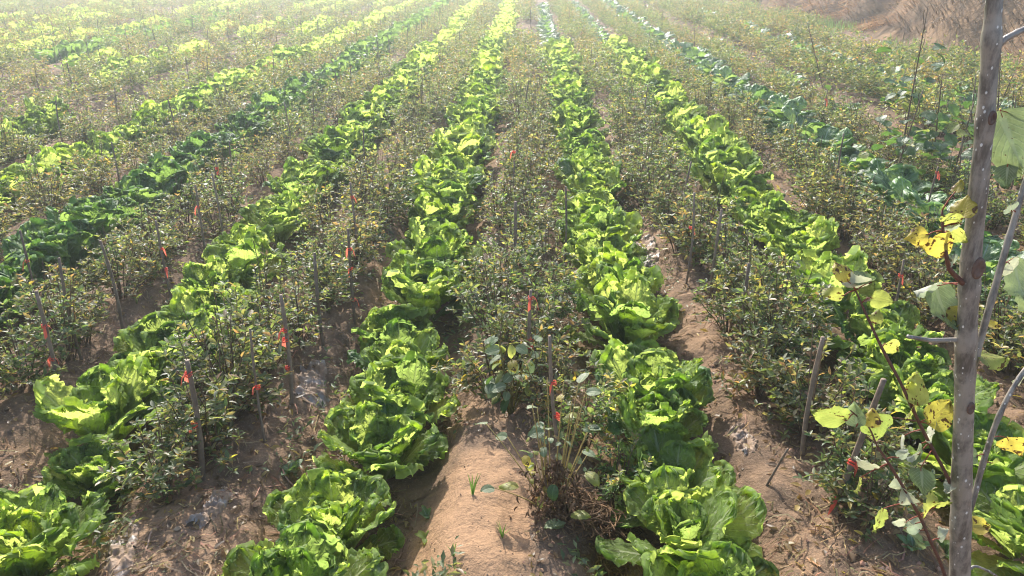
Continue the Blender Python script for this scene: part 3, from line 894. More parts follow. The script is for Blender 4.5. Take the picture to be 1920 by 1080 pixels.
# x, y, height above the soil, tilt (x, y), ribbon heights, radius, label
STAKES = [
    (-1.03, 1.99, .50, (.03, .0), (.39, .21), .0085, 'pale bamboo stake with two red ribbons behind the front left bare soil'),
    (-.90, 2.22, .50, (.0, .02), (.22,), .0045, 'thin dark stick with a single red ribbon low down, right of the pale stake'),
    (-1.80, 3.03, .52, (.0, .0), (), .007, 'pale bare stake rising in front of a dark cabbage at left'),
    (-1.69, 3.33, .55, (-.02, .02), (.34, .24), .006, 'dark stake with red ribbon in the second bed left of the mound'),
    (-1.84, 2.78, .52, (.01, .0), (), .0065, 'short pale bare stake between dark cabbages near the left edge'),
    (-1.80, 2.53, .52, (.02, .0), (.31, .17), .008, 'stake with two hanging red ribbons near the left edge of the field'),
    (-.87, 2.44, .50, (.01, .02), (.30, .26, .15), .008, 'stake with three red ribbons and yellow leaves beside its top'),
    (-.86, 2.90, .48, (.0, .02), (), .008, 'grey bare stake beside the sunlit soil left of the cabbages'),
    (-.78, 3.16, .52, (.0, .03), (.36, .27, .12), .007, 'stake with several bright red ribbons left of the mound cabbages'),
    (-.87, 3.76, .55, (-.02, .0), (.40,), .006, 'slender stake with one red ribbon in the first bed left, farther back'),
    (-2.36, 3.34, .52, (.01, .0), (.30,), .006, 'stake with a faded red ribbon at the far left edge'),
    (-1.73, 3.85, .55, (.01, .0), (.36,), .006, 'thin stake with one red ribbon behind the dark cabbages'),
    (-.05, 3.50, .55, (.0, .02), (), .009, 'tall pale stake in the middle of the centre bed'),
    (.02, 2.58, .46, (.0, .03), (.37, .20, .17), .007, 'stake hung with three red ribbons in the centre bed'),
    (.12, 2.12, .50, (-.05, .02), (.27, .15), .0065, 'leaning stake with red ribbon tails right behind the bean plant'),
    (.81, 3.60, .55, (.0, .0), (.30,), .006, 'dark stake with a red ribbon right of the centre cabbages'),
    (.91, 3.48, .52, (.01, .0), (), .0075, 'pale double jointed stake beside bare soil, right bed'),
    (.88, 2.81, .50, (.0, .03), (), .008, 'dark bare stake standing in the bushiest right bed shrub'),
    (.93, 2.15, .50, (.0, .01), (), .008, 'short pale bare stake in front of the second right row'),
    (.93, 1.87, .56, (.05, -.03), (.20, .06), .0095, 'thick pale stake with red ribbons beside the yellow poplar twigs'),
    (1.62, 3.10, .52, (.0, .0), (.38, .24), .006, 'dark stick with two red ribbons left of the poplar trunk'),
    (2.46, 4.55, .55, (.0, .0), (.44,), .006, 'dark stake with a red ribbon close behind the poplar trunk'),
    (-1.72, 4.08, .55, (.0, .0), (), .006, 'bare grey stake farther back in the second left bed'),
    (.20, 3.78, .55, (.0, .0), (), .006, 'thin grey stake in the centre bed just beyond the pale one'),
    (.76, 1.98, .20, (.1, -.1), (), .004, 'short broken stick poking from soil right of the cabbages'),
]
for i, (x, y, h, (tx, ty), rb, r, lab) in enumerate(STAKES):
    t = thing('stake', lab, 'stake', (x, y, gz(x, y)), 'stakes in the planted beds')
    t.rotation_euler = (-ty * 2, tx * 2, R.uniform(0, 6) * 0)
    tone = R.uniform(.6, 1.05)
    g = stake_mesh(i, h * .87, r); g.c = [np.full_like(np.asarray(c), tone) for c in g.c]
    obj('pole', g.mesh('pole', [M_STAKE]), t)
    for j, zz in enumerate(rb):
        obj('ribbon', RIBS[(i * 3 + j) % 8], t, Matrix.Translation((0, 0, zz)) @ Matrix.Rotation(R.uniform(-1.5, 1.5) - PI / 2, 4, 'Z') @ Matrix.Scale(max(1, r / .0075) * R.uniform(.75, .95), 4))
STK = []
for i in range(8):
    g = stake_mesh(50 + i, R.uniform(.30, .40), R.uniform(.005, .0075)); tn = R.uniform(.5, 1.1)
    g.c = [np.full_like(np.asarray(c), tn) for c in g.c]; STK.append(g.mesh('pole', [M_STAKE]))
cnt = 0
cand = []
for k in range(-20, 7):
    y = 4.3 + R.random()
    while y < 26:
        x = BED0 + k * SP + R.uniform(-.12, .12)
        if vis(x, y) and x < 6.2: cand.append((math.hypot(x, y), k, x, y))
        y += R.uniform(.6, 1.3) if k < -1 else R.uniform(2.0, 4.5)
cand.sort()
STN = {}
for dist, k, x, y in cand[:200]:
    if k <= -2: lab, grp = 'thin dark stake among the shrubs in the hazy beds at left', 'thin stakes in the hazy left beds'
    elif k <= 1: lab, grp = 'thin stake among shrubs in the middle beds beyond the near cabbages', 'thin stakes in the middle beds'
    else: lab, grp = 'thin dark stake among the shrubs between the poplar and the bank', 'thin stakes in the right beds'
    STN[k] = STN.get(k, -1) + framed(x, y)
    if not framed(x, y): lab, grp = 'thin stake at the edge of the picture in the outer beds', 'thin stakes by the picture edge'
    elif k in BEDNAME and STN[k] < len(ORD): lab = f'distant thin stake, {ORD[STN[k]]} from front in the {BEDNAME[k]}'
    me = R.choice(STK)
    if R.random() < .09 and dist < 10:
        lab = lab.replace('thin stake', 'thin red-ribboned stake').replace('thin dark stake', 'thin dark red-ribboned stake'); grp += ' with ribbons'
        t = thing('stake', lab, 'stake', (x, y, gz(x, y)), grp, R.uniform(0, 6))
        obj('pole', me, t); obj('ribbon', R.choice(RIBS), t, Matrix.Translation((0, 0, R.uniform(.2, .42))))
    else:
        o = obj('stake', me, label=lab, category='stake', group=grp)
        o.location = (x, y, gz(x, y)); o.rotation_euler = (R.uniform(-.08, .08), R.uniform(-.08, .08), R.uniform(0, 6))
        o.scale = (1, 1, R.uniform(.85, 1.25))
print('stakes', len(cand))

# ---------------------------------------------------------------- young poplar
TRUNK=[
(0.72, 1.3, 1.65, 0.0139) ,
(0.731, 1.3, 1.581, 0.015) ,
(0.748, 1.3, 1.484, 0.016) ,
(0.765, 1.3, 1.38, 0.0169) ,
(0.781, 1.3, 1.27, 0.0175) ,
(0.797, 1.3, 1.151, 0.0196) ,
(0.812, 1.3, 1.068, 0.0195) ,
(0.829, 1.3, 0.974, 0.0221) ,
(0.852, 1.3, 0.864, 0.0212) ,
(0.893, 1.3, 0.662, 0.0229) ,
(0.923, 1.3, 0.524, 0.0242) ,
(0.95, 1.3, 0.4, 0.0255) ,
(0.98, 1.3, 0.251, 0.0276) ,
]
BRANCH={
'stub' :[ (0.825, 1.3, 0.98, 0.006), (0.806, 1.3, 0.983, 0.0055), (0.75, 1.28, 0.991, 0.0049), (0.695, 1.26, 1.009, 0.0044) ],
'curl' :[ (0.806, 1.3, 1.089, 0.0078), (0.777, 1.29, 1.112, 0.0067), (0.752, 1.28, 1.133, 0.0057), (0.737, 1.28, 1.169, 0.0047), (0.724, 1.28, 1.208, 0.0037), (0.721, 1.29, 1.239, 0.0028) ],
'rA' :[ (0.853, 1.3, 0.888, 0.0082), (0.86, 1.31, 0.975, 0.0081), (0.867, 1.32, 1.059, 0.0074), (0.874, 1.33, 1.151, 0.0068), (0.882, 1.34, 1.219, 0.0067), (0.889, 1.35, 1.285, 0.0057), (0.912, 1.37, 1.366, 0.0047) ],
'top' :[ (0.748, 1.3, 1.507, 0.0077), (0.763, 1.3, 1.523, 0.0064), (0.781, 1.3, 1.533, 0.0059), (0.817, 1.31, 1.548, 0.0051), (0.849, 1.32, 1.576, 0.0042) ],
'rB' :[ (0.923, 1.3, 0.546, 0.0078), (0.936, 1.31, 0.607, 0.0072), (0.94, 1.32, 0.687, 0.0066), (0.949, 1.33, 0.778, 0.0064), (0.965, 1.34, 0.838, 0.0059), (0.989, 1.35, 0.894, 0.0053), (1.032, 1.37, 0.945, 0.0042) ],
'rC' :[ (0.955, 1.3, 0.419, 0.0035), (0.974, 1.3, 0.438, 0.0034), (1.023, 1.31, 0.408, 0.0029), (1.082, 1.33, 0.357, 0.0024) ],
's1' :[ (0.976, 1.3, 0.267, 0.006), (0.892, 1.28, 0.452, 0.0051), (0.845, 1.27, 0.528, 0.0047), (0.809, 1.26, 0.592, 0.0043), (0.751, 1.25, 0.679, 0.0042), (0.704, 1.25, 0.746, 0.0037), (0.681, 1.25, 0.775, 0.0031) ],
's2' :[ (0.906, 1.3, 0.594, 0.0055), (0.867, 1.31, 0.667, 0.0049), (0.833, 1.32, 0.719, 0.0049), (0.8, 1.34, 0.776, 0.0049), (0.76, 1.36, 0.851, 0.0045), (0.713, 1.38, 0.925, 0.0041), (0.674, 1.4, 0.998, 0.0032), (0.655, 1.41, 1.034, 0.0023) ],
't1' :[ (0.681, 1.25, 0.775, 0.0026), (0.657, 1.25, 0.821, 0.002), (0.615, 1.25, 0.857, 0.0016) ],
't2' :[ (0.8, 1.34, 0.776, 0.0027), (0.759, 1.33, 0.788, 0.0021), (0.726, 1.32, 0.798, 0.0016) ],
}
POPLAR_LEAVES=[
((0.625, 1.41, 1.077), (-0.35, 0.37, 0.86), (0.42, -0.76, 0.5), 0.048, 'y') ,
((0.664, 1.41, 1.063), (0.94, 0.15, 0.31), (-0.27, -0.25, 0.93), 0.05, 'g') ,
((0.656, 1.4, 1.04), (-0.86, -0.22, -0.46), (0.47, -0.68, -0.57), 0.061, 'p') ,
((0.757, 1.29, 1.249), (0.33, 0.38, 0.86), (-0.66, -0.56, 0.5), 0.048, 'y') ,
((0.733, 1.28, 1.226), (-0.94, 0.12, 0.31), (-0.26, -0.86, -0.45), 0.037, 'yg') ,
((0.743, 1.28, 1.213), (-0.94, -0.15, -0.31), (0.33, -0.71, -0.63), 0.028, 'p') ,
((0.719, 1.27, 1.177), (-0.94, -0.15, -0.31), (0.22, -0.95, -0.2), 0.054, 'y') ,
((0.763, 1.3, 1.191), (0.94, -0.12, -0.31), (-0.26, -0.86, -0.45), 0.038, 'yg') ,
((0.682, 1.25, 0.807), (0.18, -0.39, -0.9), (0.02, -0.92, 0.4), 0.075, 'yg') ,
((0.654, 1.24, 0.845), (-0.01, 0.4, 0.92), (-0.42, -0.83, 0.36), 0.034, 'y') ,
((0.578, 1.25, 0.844), (-0.97, 0.09, 0.24), (-0.17, -0.92, -0.35), 0.067, 'yg') ,
((0.626, 1.25, 0.846), (-0.09, 0.4, 0.91), (-0.58, -0.77, 0.27), 0.044, 'g') ,
((0.778, 1.34, 0.851), (-0.18, 0.39, 0.9), (-0.92, -0.4, -0.01), 0.066, 'yg') ,
((0.785, 1.34, 0.798), (-0.33, -0.38, -0.86), (0.76, -0.64, -0.01), 0.059, 'yg') ,
((0.837, 1.33, 0.802), (0.76, 0.27, 0.59), (0.02, -0.92, 0.4), 0.071, 'y') ,
((0.771, 1.33, 0.72), (-0.33, -0.38, -0.86), (0.82, -0.56, -0.07), 0.05, 'p') ,
((0.829, 1.33, 0.76), (-0.08, -0.4, -0.91), (0.97, -0.24, 0.02), 0.052, 'p') ,
((0.805, 1.32, 0.712), (-0.25, -0.39, -0.89), (0.89, -0.44, -0.06), 0.041, 'g') ,
((0.794, 1.27, 0.677), (0.01, -0.4, -0.92), (-0.79, -0.56, 0.24), 0.06, 'pg') ,
((0.666, 1.25, 0.728), (-0.99, 0.05, 0.16), (-0.15, -0.73, -0.67), 0.048, 'p') ,
((0.663, 1.25, 0.684), (-0.17, -0.4, -0.9), (0.86, -0.5, 0.06), 0.032, 'yg') ,
((0.722, 1.25, 0.595), (-0.17, -0.4, -0.9), (0.61, -0.76, 0.22), 0.054, 'yg') ,
((0.819, 1.26, 0.619), (0.49, 0.36, 0.79), (0.71, -0.7, -0.13), 0.045, 'yg') ,
((0.804, 1.26, 0.553), (0.87, -0.18, -0.46), (0.47, 0.01, 0.88), 0.053, 'pg') ,
((1.012, 1.34, 0.706), (0.51, -0.34, -0.79), (-0.6, -0.8, -0.05), 0.064, 'y') ,
((0.966, 1.31, 0.538), (0.98, 0.09, 0.16), (-0.09, -0.5, 0.86), 0.045, 'o') ,
((0.887, 1.31, 0.943), (0.94, -0.12, -0.31), (0.28, -0.24, 0.93), 0.063, 'yg') ,
((0.804, 1.31, 1.028), (-0.17, -0.4, -0.9), (-0.69, -0.61, 0.39), 0.038, 'o') ,
((0.785, 1.33, 1.037), (0.18, -0.39, -0.9), (0.44, -0.79, 0.43), 0.092, 'g') ,
((0.743, 1.32, 1.08), (-0.98, -0.09, -0.16), (0.17, -0.8, -0.58), 0.051, 'p') ,
((0.851, 1.36, 1.347), (0.35, -0.37, -0.86), (-0.39, -0.89, 0.22), 0.111, 'g') ,
((0.947, 1.38, 1.069), (0.01, -0.4, -0.92), (0.45, -0.82, 0.36), 0.094, 'g') ,
((0.744, 1.3, 1.279), (0.49, 0.36, 0.79), (-0.69, -0.4, 0.61), 0.024, 'y') ,
((0.883, 1.32, 1.004), (0.99, -0.05, -0.16), (0.14, -0.23, 0.96), 0.03, 'y') ,
((0.875, 1.3, 0.648), (-0.49, -0.36, -0.79), (-0.79, -0.2, 0.58), 0.033, 'p') ,
((0.852, 1.35, 1.285), (-0.17, -0.4, -0.9), (-0.85, -0.41, 0.34), 0.042, 'g') ,
]

ptree = thing('poplar_sapling', 'slim grey young poplar trunk with white specks and yellowing leaves', 'tree', (1.02, 1.3, gz(1.02, 1.3)))
org = np.array(ptree.location)
def rel(p): return np.array(p[:3]) - org
pts = [np.array([1.02, 1.3, org[2] - .08, .030])] + [np.array(t) for t in TRUNK[::-1]] + [np.array([.705, 1.305, 1.85, .0125]), np.array([.69, 1.31, 2.15, .010]), np.array([.69, 1.33, 2.45, .006])]
pts = np.array(pts)
tt = np.linspace(0, len(pts) - 1, 110)
pi_ = np.stack([np.interp(tt, np.arange(len(pts)), pts[:, j]) for j in range(4)], 1)
for _ in range(3): pi_[1:-1] = (pi_[:-2] + 2 * pi_[1:-1] + pi_[2:]) / 4
for zk, amp, wd in ((.98, .12, .018), (1.09, .20, .022), (1.14, .10, .02), (.55, .09, .02), (1.39, .16, .018), (1.28, .07, .03), (.66, .08, .02), (.91, .09, .015), (1.52, .22, .02), (.73, .07, .012)):
    pi_[:, 3] *= 1 + amp * np.exp(-((pi_[:, 2] - zk) / wd) ** 2)
g = Geo(); tube_geo(g, pi_[:, :3] - org, pi_[:, 3] * .83, 20)
obj('trunk', g.mesh('trunk', [M_BARK]), ptree)
# scars where side shoots were cut
def scar(x, y, z, r):
    g = Geo(); a = np.linspace(0, 2 * PI, 15)[:-1]
    rings = []
    for rr, dd in ((1.0, -.002), (.95, .0035), (.7, .0042), (.5, .002), (.0, .001)):
        rings.append(np.stack([np.cos(a) * rr * r * .75, np.full(14, -dd), np.sin(a) * rr * r * 1.5], 1))
    v = np.concatenate(rings); q = []
    for i in range(4):
        for j in range(14): q.append((i * 14 + j, i * 14 + (j + 1) % 14, (i + 1) * 14 + (j + 1) % 14, (i + 1) * 14 + j))
    g.add(v + np.array([x, y, z]) - org, None, q, (1.1, 1.2, 1.3))
    obj('branch_scar', g.mesh('branch_scar', [M_TWIG]), ptree)
def trunk_at(z):
    return [np.interp(z, pi_[:, 2], pi_[:, j]) for j in (0, 1, 3)]
for z, dx, r in ((1.135, .004, .014), (.845, .003, .009), (1.40, .002, .008)):
    x, y, rr = trunk_at(z); scar(x + dx, y - rr * .86, z, r)
BR = {}
for nm, bp in BRANCH.items():
    b = np.array(bp); tt = np.linspace(0, len(b) - 1, len(b) * 4)
    c = np.stack([np.interp(tt, np.arange(len(b)), b[:, j]) for j in range(4)], 1)
    for _ in range(2): c[1:-1] = (c[:-2] + 2 * c[1:-1] + c[2:]) / 4
    for q in range(3, len(c) - 1, 6): c[q, 3] *= 1.16
    BR[nm] = c
    g = Geo()
    red = nm in ('s1', 's2', 't1', 't2', 'curl')
    tube_geo(g, c[:, :3] - org, c[:, 3] * (.72 if nm in ('s1', 's2', 't1', 't2', 'curl') else .85), 9, (1.0, .75, .7) if red else (1, 1, 1))
    obj('twig' if red else 'branch', g.mesh('branch', [M_TWIG if red else M_BARK]), ptree)
rl = random.Random(77)
for nm, cnt_ in (('s1', 7), ('s2', 6), ('rB', 3), ('rA', 3), ('curl', 2)):
    for q in range(cnt_):
        c = BR[nm]; b_ = c[rl.randrange(len(c) // 4, len(c)), :3]
        th = rl.uniform(0, 2 * PI); d_ = np.array([math.cos(th), rl.uniform(-.4, .3), math.sin(th) * .8 - .15]); d_ /= np.linalg.norm(d_)
        sz = rl.uniform(.022, .045); nn_ = np.array([rl.uniform(-.7, .7), -1, rl.uniform(-.3, .7)])
        POPLAR_LEAVES.append((tuple(b_ + d_ * (sz * .5 + rl.uniform(.015, .035))), tuple(d_), tuple(nn_), sz, rl.choice(('yg', 'yg', 'y', 'pg', 'p'))))
KM = {'y': M_PY, 'yg': M_PYG, 'g': M_PG, 'pg': M_PG, 'p': M_PP, 'o': M_PY}
allbr = np.concatenate([c[:, :3] for c in BR.values()])
for i, (pc, tdir, ndir, size, kd) in enumerate(POPLAR_LEAVES):
    pc = np.array(pc); tdir = np.array(tdir); ndir = np.array(ndir)
    tdir /= np.linalg.norm(tdir); bdir = np.cross(ndir, tdir); bdir /= np.linalg.norm(bdir); ndir = np.cross(tdir, bdir)
    rr = random.Random(i)
    v, q, uv = blade(400 + i, size, size * rr.uniform(.82, 1.0), 18, 13, rr.uniform(-.9, 1.3), rr.uniform(-.6, .45), rr.uniform(.07, .15), pet=.0, lob=.035, f=(2.5, 7, 3), power=.40, pinch=1.25, taper=.85, holes=.04 if i % 4 == 0 else 0)
    # blade space: z along the leaf, y across, -x the upper face
    base = pc - tdir * size * .5
    V = base + v[:, 2:3] * tdir + v[:, 1:2] * bdir - v[:, 0:1] * ndir
    near = allbr[np.argmin(((allbr - base) ** 2).sum(1))]
    me = mk_mesh('leaf', V - org, q, [KM[kd]], uv=uv)
    lo = obj('leaf', me, ptree)
    if np.linalg.norm(near - base) < .16:
        g = Geo(); t3 = np.linspace(0, 1, 6)[:, None]
        mid = (near + base) / 2 + np.array([0, 0, .006])
        c = near * (1 - t3) ** 2 + 2 * mid * t3 * (1 - t3) + base * t3 ** 2
        c = np.concatenate([c, [base + tdir * size * .12]])
        tube_geo(g, c - org, np.linspace(.0014, .0009, 7), 5, (1.9, .8, .6))
        obj('petiole', g.mesh('petiole', [M_TWIG]), lo)

# ---------------------------------------------------------------- the plants on and round the mound
M_VINE = leafy('vine_leaf', (.060, .12, .045), (.22, .38, .06), rough=.4, mixf=.4, vein_col=(.12, .2, .07))
def bigleaf_mesh(seed, L, W, mat, bend=.8, cup=.1, ruf=.04):
    v, q, uv = blade(seed, L, W, 12, 9, bend, cup, ruf, pet=.0, lob=.02, power=.48, pinch=1.5, taper=.75)
    return mk_mesh('leaf', v, q, [mat], uv=uv)
def put_leaf(t, me, p, az, tilt, roll=0, s=1.0):
    return obj('leaf', me, t, Matrix.Translation(p) @ Matrix.Rotation(az, 4, 'Z') @ Matrix.Rotation(tilt, 4, 'Y') @ Matrix.Rotation(roll, 4, 'Z') @ Matrix.Scale(s, 4))
rg = random.Random(5)
bx_, by_ = .085, 1.86
bean = thing('bean_plant', 'half dead bean plant of straight yellow-green stems over brown pods by the soil mound', 'plant', (bx_, by_, gz(bx_, by_)))
tips = []
for i in range(24):
    az = rg.uniform(0, 2 * PI); sp_ = rg.uniform(.01, .09); h = rg.uniform(.26, .46) * (1 if i < 16 else .7)
    if i >= 21: az = PI + rg.uniform(-.6, .9); sp_ = rg.uniform(.14, .22); h = rg.uniform(.2, .27)
    g = Geo(); t = np.linspace(0, 1, 7)[:, None]
    c = np.array([math.cos(az) * .02, math.sin(az) * .02, -.02]) + np.concatenate([math.cos(az) * sp_ * t ** 1.3, math.sin(az) * sp_ * t ** 1.3, h * t], 1)
    tube_geo(g, c, np.linspace(.0027, .0013, 7), 5, (2.6, 2.9, 1.6)); obj('stem', g.mesh('stem', [M_STEM]), bean); tips.append((c[-1], az))
bl = [bigleaf_mesh(60 + i, .052, .034, m, rg.uniform(.2, 1.2), rg.uniform(-.3, .3), .05) for i, m in enumerate((M_PYG, M_PY, M_PG, M_VINE, M_PG))]
for i, (p, az) in enumerate(tips):
    if i % 3 == 0 and i < 20: continue
    put_leaf(bean, bl[rg.randrange(5)], p, az + rg.uniform(-.8, .8), rg.uniform(.9, 2.3), rg.uniform(-.5, .5), rg.uniform(.6, 1.0))
for i in range(46):
    p_, a_ = tips[rg.randrange(len(tips))]; q_ = rg.uniform(.2, .98)
    put_leaf(bean, bl[rg.choice((0, 0, 2, 4, 1))], Vector(p_) * q_ + Vector((rg.uniform(-.05, .05), rg.uniform(-.02, .06), 0)), a_ + rg.uniform(-1.5, 1.5), rg.uniform(.8, 2.4), rg.uniform(-.8, .8), rg.uniform(.35, .75))
for p, az, ti in (((.02, -.09, .03), -1.9, 1.0), ((.05, -.09, .05), -.3, .9), ((.03, -.10, .03), -2.7, 1.3), ((-.10, -.03, .1), 3.0, 1.2), ((.1, .02, .12), -.9, 1.4)):
    put_leaf(bean, bl[2 if az < -1 else 0], p, az, ti, 0, 1.2)
g = Geo()                                          # dry pods and dead leaves at its foot
for i in range(420):
    az = rg.uniform(0, 2 * PI); rr = abs(rg.gauss(0, .055)); z = rg.uniform(.0, .19) * (1 - rr / .3)
    p = np.array([math.cos(az) * rr + .012, math.sin(az) * rr - .035, max(.004, z)])
    d_ = np.array([rg.uniform(-.5, .5), rg.uniform(-.5, .5), -1 + rg.uniform(0, .9)]); L = rg.uniform(.018, .042)
    t = np.linspace(-.5, .5, 4)[:, None]
    bow = np.array([rg.uniform(-1, 1), rg.uniform(-1, 1), 0]) * .006
    c = p + d_ * L * t + bow * (1 - 4 * t * t); c[:, 2] = np.maximum(c[:, 2], 0)
    tube_geo(g, c, np.array([.0010, .0036, .0032, .0008]) * rg.uniform(.7, 1.3), 4, np.array([.62, .50, .42]) * rg.uniform(.35, 1.15), cap=False)
obj('dry_pods', g.mesh('dry_pods', [M_STRAW]), bean, kind='stuff')

bw = thing('broad_leaved_plant', 'broad leaved plant with drooping grey-green and yellow leaves behind the bean stems', 'plant', (-.05, 2.38, gz(-.05, 2.38)))
for i in range(15):
    az = rg.uniform(0, 2 * PI); rr = rg.uniform(.02, .13); h = rg.uniform(.16, .36)
    g = Geo(); t = np.linspace(0, 1, 6)[:, None]
    c = np.concatenate([math.cos(az) * rr * t, math.sin(az) * rr * t - .03 * t, h * t - .01], 1)
    tube_geo(g, c, np.linspace(.003, .0014, 6), 5, (1.2, 1.6, .7)); obj('stem', g.mesh('stem', [M_STEM]), bw)
    for q in range(3):
        put_leaf(bw, bl[(2, 4, 3, 2, 0, 1, 2, 4)[(i * 2 + q) % 8]], c[-1 - q], az + rg.uniform(-1.2, 1.2), rg.uniform(1.2, 2.3), rg.uniform(-.6, .6), rg.uniform(.75, 1.25))

# sprouts and low weeds
def sprout(x, y, n, L, label, mat=M_GRASS, tint=(2.0, 2.2, 1.0), name='grass_sprout', cat='sprout', spread=.5):
    t = thing(name, label, cat, (x, y, gz(x, y) - .004))
    for i in range(n):
        az = rg.uniform(0, 2 * PI)
        v, q, c = blades(np.zeros(1), np.zeros(1), np.zeros(1), np.array([L * rg.uniform(.7, 1.1)]), np.array([.0032]), np.array([spread * rg.uniform(.3, 1)]), np.array([az]), np.array([tint]), droop=.4)
        g = Geo(); g.add(v, None, q, c); obj('blade', g.mesh('blade', [mat]), t)
sprout(-.155, 1.885, 4, .075, 'tiny green grass sprout on the bare soil mound')
sprout(-.06, 1.70, 5, .07, 'yellow-green grass tuft at the near right edge of the soil mound')
sprout(-.19, 1.62, 3, .05, 'faint grass sprout at the front foot of the soil mound')
def rosette(x, y, n, L, W, label, mat, name='weed', s=1.0):
    t = thing(name, label, 'weed', (x, y, gz(x, y) - .003))
    for i in range(n):
        me = bigleaf_mesh(700 + int(abs(x) * 100) + i, L * rg.uniform(.7, 1.1), W, mat, rg.uniform(.3, 1.0), rg.uniform(-.1, .25), .03)
        put_leaf(t, me, (0, 0, .004), i * 2.4 + rg.uniform(-.3, .3), rg.uniform(.5, 1.15))
rosette(-.78, 2.10, 8, .05, .03, 'small grey-green weed on the bare soil in the left furrow', M_RAPE)
rosette(-1.30, 1.86, 9, .055, .035, 'little dark weed beside the front left cabbage', M_CABD)
rosette(-.30, 1.90, 6, .035, .02, 'pale small weed in the furrow left of the mound', M_RAPE)
rosette(-.29, 1.80, 5, .04, .02, 'tiny two-tone seedling at the left foot of the mound', M_CAB)
rosette(.55 + .55, 1.72, 8, .05, .028, 'low dark seedling under the poplar twigs', M_RAPE)
rosette(1.25, 1.80, 7, .05, .03, 'small green weed right of the poplar trunk foot', M_CABD)
rosette(1.22, 1.95, 7, .035, .02, 'tiny pale weed just right of the trunk on bare soil', M_RAPE)

# tangle of dry bean straw on the right of the mound
sx_, sy_ = .235, 1.84
straw = thing('straw_heap', 'heap of tangled brown straw between the mound and the right cabbages', 'straw heap', (sx_, sy_, gz(sx_, sy_)))
g = Geo()
for i in range(420):
    a = rg.uniform(0, 2 * PI); rr = .14 * math.sqrt(rg.random()); p = np.array([math.cos(a) * rr * .95, math.sin(a) * rr * .85, 0])
    p[2] = rg.random() * .07 * (1 - (rr / .15) ** 2) + gz(sx_ + p[0], sy_ + p[1]) - straw.location[2] + .004
    az = rg.uniform(0, 2 * PI); L = rg.uniform(.025, .10); t = np.linspace(-.5, .5, 5)[:, None]
    d_ = np.array([math.cos(az), math.sin(az), rg.uniform(-.35, .35)]); bow = np.array([-math.sin(az), math.cos(az), rg.uniform(0, .8)]) * L * rg.uniform(-.35, .35)
    c = p + d_ * L * t + bow * (1 - 4 * t * t)
    tube_geo(g, c, rg.uniform(.0010, .0026), 4, np.array([.75, .62, .53]) * rg.uniform(.35, 1.3), cap=False)
obj('straw_tangle', g.mesh('straw_tangle', [M_STRAW]), straw, kind='stuff')

# ---------------------------------------------------------------- plastic film showing on the beds
def film(x0, y0, lx, ly, rot, label, seed):
    t0 = np.array([x0, y0])
    nu, nv = 64, 26
    U, V = np.meshgrid(np.linspace(-.5, .5, nu), np.linspace(-.5, .5, nv), indexing='ij')
    e = 1 + .35 * (vnoise(U * 5 + seed, V * 4, seed) - .5)
    a, b = V * lx * e, U * ly * (1 + .2 * (vnoise(V * 6, U * 3 + seed, seed + 1) - .5))
    c, s = math.cos(rot), math.sin(rot)
    X, Y = a * c - b * s + x0, a * s + b * c + y0
    Z = ground_z(X, Y) - .004 + .020 * vnoise(U * 9, V * 5, seed + 2) * vnoise(U * 4 + 5, V * 3, seed + 3) + .010 * vnoise(U * 22, V * 11, seed + 4)
    edge = np.maximum(np.abs(U), np.abs(V)) * 2
    Z = Z + .016 * (1 - np.abs(vnoise(U * 14 + seed, V * 6, seed + 6) * 2 - 1)) ** 3 * vnoise(U * 3, V * 2 + seed, seed + 8) - .010 * sstep(.7, 1, edge)
    o = np.array([x0, y0, gz(x0, y0)])
    idx = np.arange(nu * nv).reshape(nu, nv)
    q = np.stack([idx[:-1, :-1], idx[1:, :-1], idx[1:, 1:], idx[:-1, 1:]], -1).reshape(-1, 4)
    q = q[((vnoise(U * 13 + seed, V * 7, seed + 9) + .75 - edge * .75) > .28)[:-1, :-1].ravel()]
    ob = obj('plastic_film', mk_mesh('plastic_film', np.stack([X, Y, Z], -1).reshape(-1, 3) - o, q, [M_FILM]), label=label, category='plastic film', group='torn plastic film on the beds')
    ob.location = o
film(-1.13, 1.68, .08, .30, .35, 'torn silvery plastic film on the soil at the front left', 3)
film(-.93, 1.84, .06, .22, -.15, 'crumpled dusty film below the pale stake with ribbons', 4)
film(-.84, 2.62, .12, .30, .2, 'pale crumpled film in the gap of the first left bed', 5)
film(-.82, 5.5, .16, .8, 0.05, 'bright strip of film left of the cabbages, far along the furrow', 6)
film(-.24, 4.05, .14, .6, -.1, 'whitish film strip left of the centre bed shrubs', 7)
film(1.26, 3.72, .14, .45, .1, 'pale film beside the furrow left of the second right row', 8)
film(1.18, 5.0, .14, .7, .1, 'long pale film strip in the first right bed, farther back', 9)
film(.76, 2.25, .07, .18, .1, 'dirty film at the near edge of the first right bed', 10)
film(.24, 3.5, .10, .3, .1, 'scrap of film right of the centre bed', 12)
film(.70, 4.2, .12, .4, -.1, 'film scrap right of the bright cabbages beside bare soil', 13)

